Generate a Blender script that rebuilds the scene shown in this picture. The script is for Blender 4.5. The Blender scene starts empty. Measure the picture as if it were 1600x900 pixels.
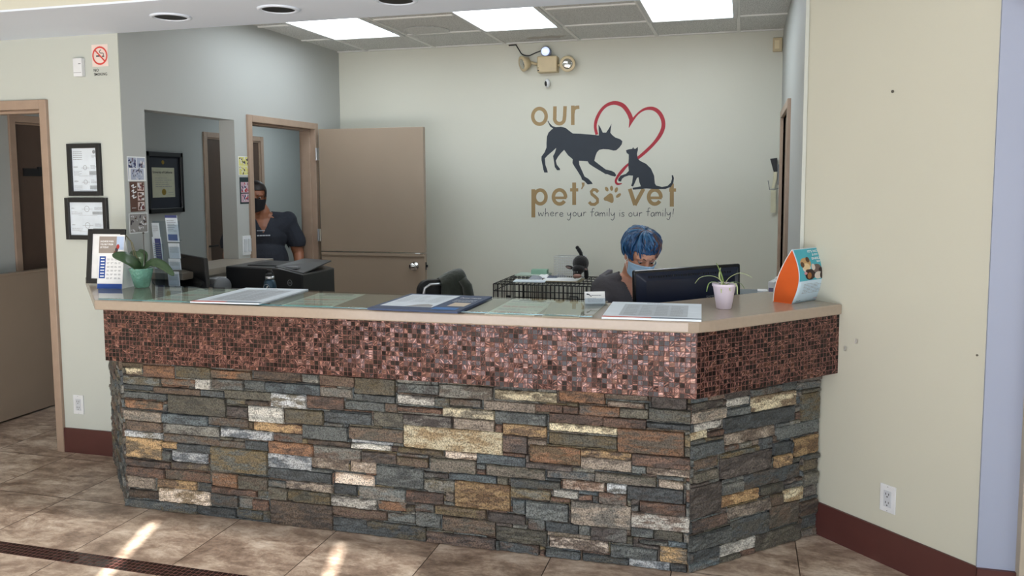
import bpy, bmesh, math, random
from mathutils import Vector, Matrix, noise
from mathutils.geometry import tessellate_polygon
R = math.radians
SC = bpy.context.scene
COL = SC.collection
random.seed(7)

# ------------------------------------------------------------------ camera
F, CY, EYE = 1293.0, 397.0, 1.6
yaw, pitch, roll = R(15.55), R(5.02), R(-0.29)
_f = Vector((-math.sin(yaw), math.cos(yaw), 0)); _r = Vector((math.cos(yaw), math.sin(yaw), 0)); _u = Vector((0, 0, 1))
fw = _f * math.cos(pitch) - _u * math.sin(pitch); up0 = _f * math.sin(pitch) + _u * math.cos(pitch)
rt = _r * math.cos(roll) + up0 * math.sin(roll); up = -_r * math.sin(roll) + up0 * math.cos(roll)
cam = bpy.data.objects.new('camera', bpy.data.cameras.new('camera')); COL.objects.link(cam)
cam.matrix_world = Matrix(((rt.x, up.x, -fw.x, 0), (rt.y, up.y, -fw.y, 0), (rt.z, up.z, -fw.z, EYE), (0, 0, 0, 1)))
cam.data.sensor_width = 36; cam.data.lens = F / 1600 * 36
cam.data.shift_y = -(450 - CY) / 1600; cam.data.clip_start = .05
SC.camera = cam
SC.view_settings.view_transform = 'Standard'; SC.view_settings.look = 'None'
SC.view_settings.gamma = 1; SC.view_settings.use_curve_mapping = False
SC.view_settings.exposure = 0.37

# ------------------------------------------------------------------ world and lights
W = bpy.data.worlds.new('world'); SC.world = W; W.use_nodes = True
bgn = W.node_tree.nodes['Background']; bgn.inputs[0].default_value = (.62, .74, 1, 1); bgn.inputs[1].default_value = 1.0
def light(kind, name, loc, energy, col=(1, 1, 1), size=None, target=None, direction=None):
    d = bpy.data.lights.new(name, kind); o = bpy.data.objects.new(name, d); COL.objects.link(o)
    o.location = loc; d.energy = energy; d.color = col
    if size and kind == 'AREA': d.shape = 'RECTANGLE'; d.size, d.size_y = size
    if target is not None: direction = Vector(target) - Vector(loc)
    if direction is not None: o.rotation_euler = Vector(direction).to_track_quat('-Z', 'Y').to_euler()
    return o
sun = light('SUN', 'sun', (2, -8, 6), 35, (1, .96, .90), direction=(-.33, 1.0, -.425)); sun.data.angle = R(.5)
light('AREA', 'daylight_front', (-1.2, -2.35, 1.45), 14, (.84, .93, 1), (5.6, 2.3), direction=(0, 1, -.2))
light('AREA', 'side_fill', (2.45, .9, 1.5), 18, (.93, .96, 1), (3.0, 2.0), direction=(-1, 0.15, -.05))  # added fill lamp for the counter's right return; that wall has no window
light('AREA', 'soffit_fill', (-1.2, -2.2, .35), 85, (.92, .95, 1), (5.6, .6), direction=(0, .8, 1))  # added upward fill lamp that brightens the soffit, imitating ground bounce
light('AREA', 'corridor_fill', (-4.2, 7.6, 2.38), 8, (.86, .95, 1), (.5, .9), direction=(0, 0, -1))  # added unseen lamp to lift the dim corridor
light('AREA', 'corridor_entry_fill', (-4.3, 4.9, 2.38), .8, (1, .95, .9), (.4, .4), direction=(0, 0, -1))  # added weak unseen lamp for the corridor behind the left doorway

# ------------------------------------------------------------------ pixel to place helpers (camera fixed above)
def ray(x, y): return (rt * ((x - 800) / F) + up * ((CY - y) / F) + fw)
O0 = Vector((0, 0, EYE))
def onz(x, y, z): d = ray(x, y); return O0 + d * ((z - EYE) / d.z)
def ony(x, y, Y): d = ray(x, y); return O0 + d * (Y / d.y)
def onx(x, y, X): d = ray(x, y); return O0 + d * (X / d.x)
def onpl(x, y, P, D):
    n = Vector((-D[1], D[0], 0)); d = ray(x, y); return O0 + d * (n.dot(Vector((P[0], P[1], 0))) / n.dot(d))

# ------------------------------------------------------------------ materials
def lin(c):
    return tuple(((v / 255) / 12.92 if v / 255 <= .04045 else ((v / 255 + .055) / 1.055) ** 2.4) for v in c) + (1,)
class NT:
    def __init__(s, m): m.use_nodes = True; s.t = m.node_tree; s.b = s.t.nodes['Principled BSDF']
    def n(s, ty, **k):
        nd = s.t.nodes.new(ty)
        for a, v in k.items():
            if a.startswith('i_'): nd.inputs[int(a[2:])].default_value = v
            else: setattr(nd, a, v)
        return nd
    def l(s, a, b): s.t.links.new(a, b)
    def ramp(s, fac, stops, interp='LINEAR'):
        r = s.n('ShaderNodeValToRGB'); r.color_ramp.interpolation = interp
        e = r.color_ramp.elements
        while len(e) < len(stops): e.new(.5)
        for i, (p, c) in enumerate(stops): e[i].position = p; e[i].color = c
        s.l(fac, r.inputs[0]); return r.outputs[0]
_m = {}
def mat(name, rgb, rough=.6, metal=0, bump=None, mottle=None, emis=0, spec=.5, trans=0, coat=0, sheen=0):
    if name in _m: return _m[name]
    m = bpy.data.materials.new(name); t = NT(m); b = t.b; c = lin(rgb)
    b.inputs['Base Color'].default_value = c; b.inputs['Roughness'].default_value = rough
    b.inputs['Metallic'].default_value = metal; b.inputs['Specular IOR Level'].default_value = spec
    b.inputs['Transmission Weight'].default_value = trans; b.inputs['Coat Weight'].default_value = coat
    b.inputs['Sheen Weight'].default_value = sheen
    if emis: b.inputs['Emission Color'].default_value = c; b.inputs['Emission Strength'].default_value = emis
    tc = t.n('ShaderNodeTexCoord')
    sc, am = mottle or (14, .05)
    nz = t.n('ShaderNodeTexNoise'); nz.inputs['Scale'].default_value = sc; nz.inputs['Detail'].default_value = 4
    t.l(tc.outputs['Object'], nz.inputs['Vector'])
    dk = tuple(v * (1 - am) for v in c[:3]) + (1,); lt = tuple(min(1, v * (1 + am)) for v in c[:3]) + (1,)
    t.l(t.ramp(nz.outputs[0], [(.3, dk), (.7, lt)]), b.inputs['Base Color'])
    if bump:
        n2 = t.n('ShaderNodeTexNoise'); n2.inputs['Scale'].default_value = bump[0]; n2.inputs['Detail'].default_value = 3
        t.l(tc.outputs['Object'], n2.inputs['Vector'])
        bp = t.n('ShaderNodeBump'); bp.inputs['Strength'].default_value = bump[1]; bp.inputs['Distance'].default_value = bump[2] if len(bump) > 2 else .004
        t.l(n2.outputs[0], bp.inputs['Height']); t.l(bp.outputs[0], b.inputs['Normal'])
    _m[name] = m; return m

M_cream = mat('cream_wall_paint', (202, 202, 186), .75, bump=(260, .12, .002), mottle=(1.5, .015))
M_lfw = mat('neutral_wall_paint', (194, 199, 191), .75, bump=(260, .12, .002), mottle=(1.5, .015))
M_office = mat('pale_grey_green_wall_paint', (208, 208, 195), .75, bump=(260, .12, .002), mottle=(1.5, .015))
M_leftw = mat('cool_grey_wall_paint', (176, 179, 176), .6, bump=(260, .12, .002), mottle=(1.5, .015))
M_corr = mat('corridor_wall_paint', (176, 181, 178), .6, bump=(260, .12, .002), mottle=(1.5, .015))
M_blue = mat('sky_tinted_wall', (160, 169, 190), .7, mottle=(1.5, .015))  # bluish skylight sheen put into the wall's base colour
M_white = mat('sky_tinted_white_paint', (224, 234, 247), .7, mottle=(1.5, .015))  # white paint with the cool sky bounce put into its colour
M_base = mat('maroon_vinyl_baseboard', (84, 46, 42), .45)
M_frame = mat('taupe_door_frame_enamel', (164, 142, 124), .4)
M_door = mat('taupe_door_enamel', (150, 134, 117), .38, mottle=(3, .03))
M_ddoor = mat('dark_brown_door_enamel', (84, 68, 58), .4)
M_black = mat('black_plastic', (22, 23, 25), .4)
M_blackm = mat('black_satin_frame', (24, 25, 28), .35)
M_wht = mat('white_plastic', (225, 228, 230), .4)
M_steel = mat('chrome', (205, 205, 205), .12, metal=1)
M_alum = mat('brushed_aluminium', (190, 192, 195), .35, metal=1)
M_dark = mat('dark_slot', (12, 12, 12), .6)
M_beige = mat('beige_plastic', (200, 182, 145), .5)
M_paper = mat('white_paper', (232, 234, 234), .6)
M_paperb = mat('bluish_white_paper', (214, 224, 232), .55)
M_ink = mat('black_ink', (40, 42, 46), .6)
M_inkg = mat('grey_ink', (140, 145, 150), .6)
M_grey = mat('grey_plastic', (120, 124, 128), .5)

def floor_mat():
    m = bpy.data.materials.new('travertine_floor_tiles'); t = NT(m); b = t.b
    tc = t.n('ShaderNodeTexCoord'); S = .507
    mp = t.n('ShaderNodeMapping'); mp.inputs['Scale'].default_value = (1 / S,) * 3
    mp.inputs['Location'].default_value = (.253 / S, -3.34 / S, 0); t.l(tc.outputs['Object'], mp.inputs['Vector'])
    fl = t.n('ShaderNodeVectorMath', operation='FLOOR'); t.l(mp.outputs[0], fl.inputs[0])
    fr = t.n('ShaderNodeVectorMath', operation='FRACTION'); t.l(mp.outputs[0], fr.inputs[0])
    wn = t.n('ShaderNodeTexWhiteNoise'); t.l(fl.outputs[0], wn.inputs['Vector'])
    off = t.n('ShaderNodeVectorMath', operation='SCALE'); off.inputs['Scale'].default_value = 7; t.l(wn.outputs['Color'], off.inputs[0])
    ad = t.n('ShaderNodeVectorMath', operation='ADD'); t.l(tc.outputs['Object'], ad.inputs[0]); t.l(off.outputs[0], ad.inputs[1])
    m2 = t.n('ShaderNodeMapping'); m2.inputs['Scale'].default_value = (1, 1.7, 1); t.l(ad.outputs[0], m2.inputs['Vector'])
    n1 = t.n('ShaderNodeTexNoise'); n1.inputs['Scale'].default_value = 5; n1.inputs['Detail'].default_value = 14; n1.inputs['Roughness'].default_value = .76; n1.inputs['Distortion'].default_value = .25
    t.l(m2.outputs[0], n1.inputs['Vector'])
    c = t.ramp(n1.outputs[0], [(.36, lin((118, 100, 86))), (.47, lin((156, 136, 120))), (.55, lin((186, 168, 150))), (.66, lin((216, 202, 186)))])
    sp = t.n('ShaderNodeSeparateXYZ'); t.l(fr.outputs[0], sp.inputs[0])
    def edge(o):
        a = t.n('ShaderNodeMath', operation='SUBTRACT'); t.l(o, a.inputs[0]); a.inputs[1].default_value = .5
        a2 = t.n('ShaderNodeMath', operation='ABSOLUTE'); t.l(a.outputs[0], a2.inputs[0])
        g = t.n('ShaderNodeMath', operation='GREATER_THAN'); t.l(a2.outputs[0], g.inputs[0]); g.inputs[1].default_value = .4955
        return g.outputs[0]
    mx = t.n('ShaderNodeMath', operation='MAXIMUM'); t.l(edge(sp.outputs[0]), mx.inputs[0]); t.l(edge(sp.outputs[1]), mx.inputs[1])
    mc = t.n('ShaderNodeMix', data_type='RGBA'); t.l(mx.outputs[0], mc.inputs[0]); t.l(c, mc.inputs[6]); mc.inputs[7].default_value = lin((70, 56, 46))
    t.l(mc.outputs[2], b.inputs['Base Color'])
    t.l(t.ramp(n1.outputs[0], [(.3, (.32,) * 3 + (1,)), (.7, (.5,) * 3 + (1,))]), b.inputs['Roughness'])
    bp = t.n('ShaderNodeBump'); bp.inputs['Strength'].default_value = .25; bp.inputs['Distance'].default_value = .004
    sb = t.n('ShaderNodeMath', operation='SUBTRACT'); t.l(n1.outputs[0], sb.inputs[0]); t.l(mx.outputs[0], sb.inputs[1])
    t.l(sb.outputs[0], bp.inputs['Height']); t.l(bp.outputs[0], b.inputs['Normal'])
    return m
def mosaic_mat(name, pitch, dark=False):
    m = bpy.data.materials.new(name); t = NT(m); b = t.b
    uv = t.n('ShaderNodeTexCoord'); mp = t.n('ShaderNodeMapping'); mp.inputs['Scale'].default_value = (1 / pitch,) * 3; t.l(uv.outputs['UV'], mp.inputs['Vector'])
    fl = t.n('ShaderNodeVectorMath', operation='FLOOR'); t.l(mp.outputs[0], fl.inputs[0])
    fr = t.n('ShaderNodeVectorMath', operation='FRACTION'); t.l(mp.outputs[0], fr.inputs[0])
    wn = t.n('ShaderNodeTexWhiteNoise'); t.l(fl.outputs[0], wn.inputs['Vector'])
    base = t.ramp(wn.outputs['Value'], [(0, lin((16, 8, 9))), (.25, lin((26, 11, 10))), (.5, lin((42, 20, 18))), (.8, lin((60, 33, 30))), (.97, lin((82, 52, 38)))])
    ce = t.n('ShaderNodeVectorMath', operation='SUBTRACT'); t.l(fr.outputs[0], ce.inputs[0]); ce.inputs[1].default_value = (.5, .5, 0)
    sx = t.n('ShaderNodeSeparateColor'); t.l(wn.outputs['Color'], sx.inputs[0])
    an = t.n('ShaderNodeMath', operation='MULTIPLY'); t.l(sx.outputs[0], an.inputs[0]); an.inputs[1].default_value = 6.28
    vr = t.n('ShaderNodeVectorRotate', rotation_type='Z_AXIS'); t.l(ce.outputs[0], vr.inputs['Vector']); t.l(an.outputs[0], vr.inputs['Angle'])
    ms = t.n('ShaderNodeMapping'); ms.inputs['Scale'].default_value = (.8, 4.2, 1); t.l(vr.outputs[0], ms.inputs['Vector'])
    w4 = t.n('ShaderNodeMath', operation='MULTIPLY'); t.l(sx.outputs[1], w4.inputs[0]); w4.inputs[1].default_value = 90
    nz = t.n('ShaderNodeTexNoise', noise_dimensions='4D'); nz.inputs['Scale'].default_value = 1.0; nz.inputs['Detail'].default_value = 1; t.l(ms.outputs[0], nz.inputs['Vector']); t.l(w4.outputs[0], nz.inputs['W'])
    st = t.ramp(nz.outputs[0], [(.53, (0,) * 3 + (1,)), (.62, (1,) * 3 + (1,))])
    gate = t.n('ShaderNodeMath', operation='MULTIPLY'); t.l(st, gate.inputs[0])
    t.l(t.ramp(wn.outputs['Value'], [(.15, (0,) * 3 + (1,)), (.5, (.75,) * 3 + (1,))]), gate.inputs[1])
    if dark: gate.inputs[1].default_value = .0; t.t.links.remove(gate.inputs[1].links[0]); base = t.ramp(wn.outputs['Value'], [(0, lin((22, 13, 12))), (1, lin((58, 36, 32)))])
    mc = t.n('ShaderNodeMix', data_type='RGBA'); t.l(gate.outputs[0], mc.inputs[0]); t.l(base, mc.inputs[6]); mc.inputs[7].default_value = lin((170, 124, 112))
    sp = t.n('ShaderNodeSeparateXYZ'); t.l(ce.outputs[0], sp.inputs[0])
    def ed(o):
        a2 = t.n('ShaderNodeMath', operation='ABSOLUTE'); t.l(o, a2.inputs[0])
        g = t.n('ShaderNodeMath', operation='GREATER_THAN'); t.l(a2.outputs[0], g.inputs[0]); g.inputs[1].default_value = .44
        return g.outputs[0]
    mx = t.n('ShaderNodeMath', operation='MAXIMUM'); t.l(ed(sp.outputs[0]), mx.inputs[0]); t.l(ed(sp.outputs[1]), mx.inputs[1])
    mg = t.n('ShaderNodeMix', data_type='RGBA'); t.l(mx.outputs[0], mg.inputs[0]); t.l(mc.outputs[2], mg.inputs[6]); mg.inputs[7].default_value = lin((94, 58, 51))
    t.l(mg.outputs[2], b.inputs['Base Color'])
    inv = t.n('ShaderNodeMath', operation='SUBTRACT'); inv.inputs[0].default_value = 1; t.l(mx.outputs[0], inv.inputs[1])
    mt = t.n('ShaderNodeMath', operation='MULTIPLY'); t.l(inv.outputs[0], mt.inputs[0]); mt.inputs[1].default_value = .32; t.l(mt.outputs[0], b.inputs['Metallic'])
    t.l(t.ramp(mx.outputs[0], [(0, (.22,) * 3 + (1,)), (1, (.8,) * 3 + (1,))]), b.inputs['Roughness'])
    g = t.n('ShaderNodeNewGeometry'); j = t.n('ShaderNodeVectorMath', operation='SUBTRACT'); t.l(wn.outputs['Color'], j.inputs[0]); j.inputs[1].default_value = (.5,) * 3
    js = t.n('ShaderNodeVectorMath', operation='SCALE'); js.inputs['Scale'].default_value = .16; t.l(j.outputs[0], js.inputs[0])
    ja = t.n('ShaderNodeVectorMath', operation='ADD'); t.l(g.outputs['Normal'], ja.inputs[0]); t.l(js.outputs[0], ja.inputs[1])
    jn = t.n('ShaderNodeVectorMath', operation='NORMALIZE'); t.l(ja.outputs[0], jn.inputs[0]); t.l(jn.outputs[0], b.inputs['Normal'])
    return m
def stone_mat():
    m = bpy.data.materials.new('ledger_stone'); t = NT(m); b = t.b
    tc = t.n('ShaderNodeTexCoord'); a1 = t.n('ShaderNodeAttribute', attribute_name='c1'); a2 = t.n('ShaderNodeAttribute', attribute_name='c2'); a3 = t.n('ShaderNodeAttribute', attribute_name='off')
    ad = t.n('ShaderNodeVectorMath', operation='ADD'); t.l(tc.outputs['Object'], ad.inputs[0]); t.l(a3.outputs['Color'], ad.inputs[1])
    mp = t.n('ShaderNodeMapping'); mp.inputs['Scale'].default_value = (1, 1, 3.2); t.l(ad.outputs[0], mp.inputs['Vector'])
    n1 = t.n('ShaderNodeTexNoise'); n1.inputs['Scale'].default_value = 9; n1.inputs['Detail'].default_value = 9; n1.inputs['Roughness'].default_value = .7; t.l(mp.outputs[0], n1.inputs['Vector'])
    n2 = t.n('ShaderNodeTexNoise'); n2.inputs['Scale'].default_value = 170; n2.inputs['Detail'].default_value = 4; t.l(ad.outputs[0], n2.inputs['Vector'])
    f = t.ramp(n1.outputs[0], [(.45, (0,) * 3 + (1,)), (.55, (1,) * 3 + (1,))])
    mc = t.n('ShaderNodeMix', data_type='RGBA'); t.l(f, mc.inputs[0]); t.l(a1.outputs['Color'], mc.inputs[6]); t.l(a2.outputs['Color'], mc.inputs[7])
    sp = t.ramp(n2.outputs[0], [(.36, (.42,) * 3 + (1,)), (.5, (1,) * 3 + (1,)), (.66, (1.5,) * 3 + (1,))])
    ml = t.n('ShaderNodeMix', data_type='RGBA', blend_type='MULTIPLY'); ml.inputs[0].default_value = 1; t.l(mc.outputs[2], ml.inputs[6]); t.l(sp, ml.inputs[7])
    t.l(ml.outputs[2], b.inputs['Base Color']); b.inputs['Roughness'].default_value = .62
    bp = t.n('ShaderNodeBump'); bp.inputs['Strength'].default_value = .9; bp.inputs['Distance'].default_value = .006
    mm = t.n('ShaderNodeMath', operation='MULTIPLY_ADD'); t.l(n2.outputs[0], mm.inputs[0]); mm.inputs[1].default_value = .35; t.l(n1.outputs[0], mm.inputs[2])
    t.l(mm.outputs[0], bp.inputs['Height']); t.l(bp.outputs[0], b.inputs['Normal'])
    return m
def speckle_mat(name, a, c, scale, rough=.9, bump=.5):
    m = bpy.data.materials.new(name); t = NT(m); tc = t.n('ShaderNodeTexCoord')
    n = t.n('ShaderNodeTexNoise'); n.inputs['Scale'].default_value = scale; n.inputs['Detail'].default_value = 2; t.l(tc.outputs['Object'], n.inputs['Vector'])
    t.l(t.ramp(n.outputs[0], [(.4, lin(a)), (.55, lin(c))]), t.b.inputs['Base Color']); t.b.inputs['Roughness'].default_value = rough
    bp = t.n('ShaderNodeBump'); bp.inputs['Strength'].default_value = bump; bp.inputs['Distance'].default_value = .002
    t.l(n.outputs[0], bp.inputs['Height']); t.l(bp.outputs[0], t.b.inputs['Normal']); return m
def glass_mat(name, tint, refl=.06, rough=.02):
    m = bpy.data.materials.new(name); m.use_nodes = True; nt = m.node_tree; nt.nodes.remove(nt.nodes['Principled BSDF'])
    tr = nt.nodes.new('ShaderNodeBsdfTransparent'); tr.inputs[0].default_value = tint
    gl = nt.nodes.new('ShaderNodeBsdfGlossy'); gl.inputs['Roughness'].default_value = rough
    fr = nt.nodes.new('ShaderNodeFresnel'); fr.inputs[0].default_value = 1.45
    gm = nt.nodes.new('ShaderNodeNewGeometry'); iv = nt.nodes.new('ShaderNodeMath'); iv.operation = 'SUBTRACT'; iv.inputs[0].default_value = 1; nt.links.new(gm.outputs['Backfacing'], iv.inputs[1]); mu = nt.nodes.new('ShaderNodeMath'); mu.operation = 'MULTIPLY'; nt.links.new(fr.outputs[0], mu.inputs[0]); nt.links.new(iv.outputs[0], mu.inputs[1])
    mx = nt.nodes.new('ShaderNodeMixShader'); nt.links.new(mu.outputs[0], mx.inputs[0]); nt.links.new(tr.outputs[0], mx.inputs[1]); nt.links.new(gl.outputs[0], mx.inputs[2])
    nt.links.new(mx.outputs[0], nt.nodes['Material Output'].inputs[0]); return m
M_floor = floor_mat(); M_mosaic = mosaic_mat('copper_glass_mosaic', .0203); M_fstrip = mosaic_mat('dark_floor_mosaic', .0225, True)
M_stone = stone_mat(); M_mortar = mat('dark_mortar', (38, 36, 34), .9)
M_tile = speckle_mat('acoustic_ceiling_tile', (164, 165, 162), (222, 223, 219), 190, .95)
M_glass = glass_mat('sheet_glass', (.93, .975, .965, 1)); M_gedge = mat('cyan_glass_edge', (52, 132, 150), .15, spec=.8)
M_clear = glass_mat('clear_plastic', (.86, .9, .93, 1), rough=.1)

# ------------------------------------------------------------------ mesh builder
ORG = {}
def loc_of(o): return ORG.get(o.name, Vector((0, 0, 0)))
def V(*a): return Vector(a)
class MB:
    def __init__(s): s.v = []; s.f = []; s.mi = []; s.uv = {}; s.cur = 0
    def face(s, idx, uv=None):
        if uv: s.uv[len(s.f)] = uv
        s.f.append(tuple(idx)); s.mi.append(s.cur)
    def add(s, vs): b = len(s.v); s.v += [Vector(p) for p in vs]; return b
    def obox(s, c, X, Y, Z):
        c, X, Y, Z = Vector(c), Vector(X), Vector(Y), Vector(Z)
        b = s.add([c + X * i + Y * j + Z * k for k in (-1, 1) for j in (-1, 1) for i in (-1, 1)])
        for q in ((0, 2, 3, 1), (4, 5, 7, 6), (0, 1, 5, 4), (2, 6, 7, 3), (0, 4, 6, 2), (1, 3, 7, 5)): s.face([b + i for i in q])
        return s
    def box(s, a, c):
        a, c = Vector(a), Vector(c); h = (c - a) / 2; return s.obox((a + c) / 2, (h.x, 0, 0), (0, h.y, 0), (0, 0, h.z))
    def prism(s, poly, z0, z1):
        n = len(poly); ar = sum(poly[i][0] * poly[(i + 1) % n][1] - poly[(i + 1) % n][0] * poly[i][1] for i in range(n))
        if ar < 0: poly = poly[::-1]
        b = s.add([(p[0], p[1], z0) for p in poly] + [(p[0], p[1], z1) for p in poly])
        for t in tessellate_polygon([[Vector((p[0], p[1], 0)) for p in poly]]):
            a, c, d = [Vector(poly[i][:2]) for i in t]; t = t if (c - a).cross(d - a) > 0 else t[::-1]
            s.face([b + n + i for i in t]); s.face([b + i for i in t[::-1]])
        for i in range(n): j = (i + 1) % n; s.face([b + i, b + j, b + n + j, b + n + i])
        return s
    def extrude(s, pts, vec):      # planar polygon pts (3d) extruded by vec
        n = len(pts); P = [Vector(p) for p in pts]; b = s.add(P + [p + Vector(vec) for p in P])
        for t in tessellate_polygon([P]): s.face([b + i for i in t]); s.face([b + n + i for i in t[::-1]])
        for i in range(n): j = (i + 1) % n; s.face([b + i, b + j, b + n + j, b + n + i])
        return s
    def tube(s, pts, r, seg=8, cap=True, flat=1):
        pts = [Vector(p) for p in pts]; rs = r if isinstance(r, (list, tuple)) else [r] * len(pts); n = len(pts)
        prev = None; rings = []
        for i, p in enumerate(pts):
            t = (pts[min(i + 1, n - 1)] - pts[max(i - 1, 0)]).normalized()
            a = prev if prev is not None else (V(0, 0, 1) if abs(t.z) < .9 else V(1, 0, 0))
            x = (a - t * a.dot(t)); x = x.normalized() if x.length > 1e-5 else t.orthogonal().normalized(); prev = x; y = t.cross(x)
            rings.append(s.add([p + (x * math.cos(k * 2 * math.pi / seg) * flat + y * math.sin(k * 2 * math.pi / seg)) * rs[i] for k in range(seg)]))
        for i in range(n - 1):
            for k in range(seg): k2 = (k + 1) % seg; s.face([rings[i] + k, rings[i] + k2, rings[i + 1] + k2, rings[i + 1] + k])
        if cap: s.face([rings[0] + k for k in range(seg)][::-1]); s.face([rings[-1] + k for k in range(seg)])
        return s
    def lathe(s, prof, c=(0, 0, 0), axis=(0, 0, 1), seg=28):
        A = Vector(axis).normalized(); X = A.orthogonal().normalized(); Y = A.cross(X); c = Vector(c); rings = []
        for r, h in prof: rings.append(s.add([c + A * h + (X * math.cos(k * 2 * math.pi / seg) + Y * math.sin(k * 2 * math.pi / seg)) * max(r, 1e-4) for k in range(seg)]))
        for i in range(len(prof) - 1):
            for k in range(seg): k2 = (k + 1) % seg; s.face([rings[i] + k, rings[i] + k2, rings[i + 1] + k2, rings[i + 1] + k])
        s.face([rings[0] + k for k in range(seg)][::-1]); s.face([rings[-1] + k for k in range(seg)])
        return s
    def ell(s, c, ax, seg=20, rings=12):     # ax: three axis vectors
        c = Vector(c); A = [Vector(a) for a in ax]; b = s.add([c + A[2]])
        for i in range(1, rings):
            th = math.pi * i / rings
            s.add([c + A[2] * math.cos(th) + (A[0] * math.cos(k * 2 * math.pi / seg) + A[1] * math.sin(k * 2 * math.pi / seg)) * math.sin(th) for k in range(seg)])
        e = s.add([c - A[2]])
        for k in range(seg): k2 = (k + 1) % seg; s.face([b, b + 1 + k, b + 1 + k2]); s.face([e, e - seg + k2, e - seg + k])
        for i in range(rings - 2):
            for k in range(seg): k2 = (k + 1) % seg; q = b + 1 + i * seg; s.face([q + k, q + seg + k, q + seg + k2, q + k2])
        return s
    def sph(s, c, r, **k): return s.ell(c, ((r, 0, 0), (0, r, 0), (0, 0, r)), **k)
    def cap(s, a, ra, b, rb, seg=14):        # tapered capsule
        a, b = Vector(a), Vector(b); s.tube([a, b], [ra, rb], seg=seg); s.sph(a, ra, seg=seg, rings=8); s.sph(b, rb, seg=seg, rings=8); return s
    def grid(s, fn, nu, nv):
        b = s.add([fn(i / nu, j / nv) for j in range(nv + 1) for i in range(nu + 1)])
        for j in range(nv):
            for i in range(nu): q = b + j * (nu + 1) + i; s.face([q, q + 1, q + nu + 2, q + nu + 1])
        return s
    def build(s, name, mats, parent=None, world=True, smooth=False, bevel=0, solid=0, fix=True):
        me = bpy.data.meshes.new(name); off = loc_of(parent) if (parent and world) else V(0, 0, 0)
        me.from_pydata([tuple(p - off) for p in s.v], [], s.f)
        for m in (mats if isinstance(mats, (list, tuple)) else [mats]): me.materials.append(m)
        me.polygons.foreach_set('material_index', s.mi)
        if s.uv:
            u = me.uv_layers.new(name='UVMap')
            for p in me.polygons:
                if p.index in s.uv:
                    for k, li in enumerate(p.loop_indices): u.data[li].uv = s.uv[p.index][k]
        if fix:
            bm = bmesh.new(); bm.from_mesh(me); bmesh.ops.recalc_face_normals(bm, faces=bm.faces); bm.to_mesh(me); bm.free()
        if smooth:
            me.polygons.foreach_set('use_smooth', [True] * len(me.polygons))
        me.update()
        o = bpy.data.objects.new(name, me); COL.objects.link(o)
        if parent: o.parent = parent; ORG[o.name] = off if world else V(0, 0, 0)
        if solid: md = o.modifiers.new('solid', 'SOLIDIFY'); md.thickness = solid; md.offset = 0
        if bevel:
            md = o.modifiers.new('bevel', 'BEVEL'); md.width = bevel; md.segments = 2; md.limit_method = 'ANGLE'; md.angle_limit = R(40)
        if smooth and bevel:
            pass
        return o
def tag(o, label, cat, group=None):
    o['label'] = label; o['category'] = cat
    if group: o['group'] = group
    return o
def thing(name, label, cat, loc=(0, 0, 0), rotz=0, group=None):
    o = bpy.data.objects.new(name, None); COL.objects.link(o); o.location = loc; o.rotation_euler = (0, 0, rotz); o.empty_display_size = .1
    ORG[o.name] = Vector(loc); tag(o, label, cat, group); return o
def struct(o): o['kind'] = 'structure'; return o

# flat printed matter
_tx = {}
def text2d(s, bold=0):
    if (s, bold) in _tx: return _tx[(s, bold)]
    cu = bpy.data.curves.new('t', 'FONT'); cu.body = s; cu.size = 1; cu.offset = bold; cu.resolution_u = 3
    ob = bpy.data.objects.new('t', cu); COL.objects.link(ob)
    dg = bpy.context.evaluated_depsgraph_get(); me = bpy.data.meshes.new_from_object(ob.evaluated_get(dg))
    vs = [(v.co.x, v.co.y) for v in me.vertices]; fs = [tuple(p.vertices) for p in me.polygons]
    bpy.data.objects.remove(ob); bpy.data.curves.remove(cu); bpy.data.meshes.remove(me)
    x0 = min(v[0] for v in vs); x1 = max(v[0] for v in vs); y0 = min(v[1] for v in vs); y1 = max(v[1] for v in vs)
    _tx[(s, bold)] = ([(a - x0, b - y0) for a, b in vs], fs, x1 - x0, y1 - y0); return _tx[(s, bold)]
def smoothpts(P, n=6, closed=False):
    if len(P) < 3: return P
    out = []; m = len(P); rng = range(m if closed else m - 1)
    for i in rng:
        g = (lambda k: P[k % m]) if closed else (lambda k: P[min(max(k, 0), m - 1)])
        p0, p1, p2, p3 = g(i - 1), g(i), g(i + 1), g(i + 2)
        for k in range(n):
            t = k / n
            out.append(tuple(.5 * (2 * b + (c - a) * t + (2 * a - 5 * b + 4 * c - d) * t * t + (-a + 3 * b - 3 * c + d) * t ** 3) for a, b, c, d in zip(p0, p1, p2, p3)))
    if not closed: out.append(P[-1])
    return out
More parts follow.
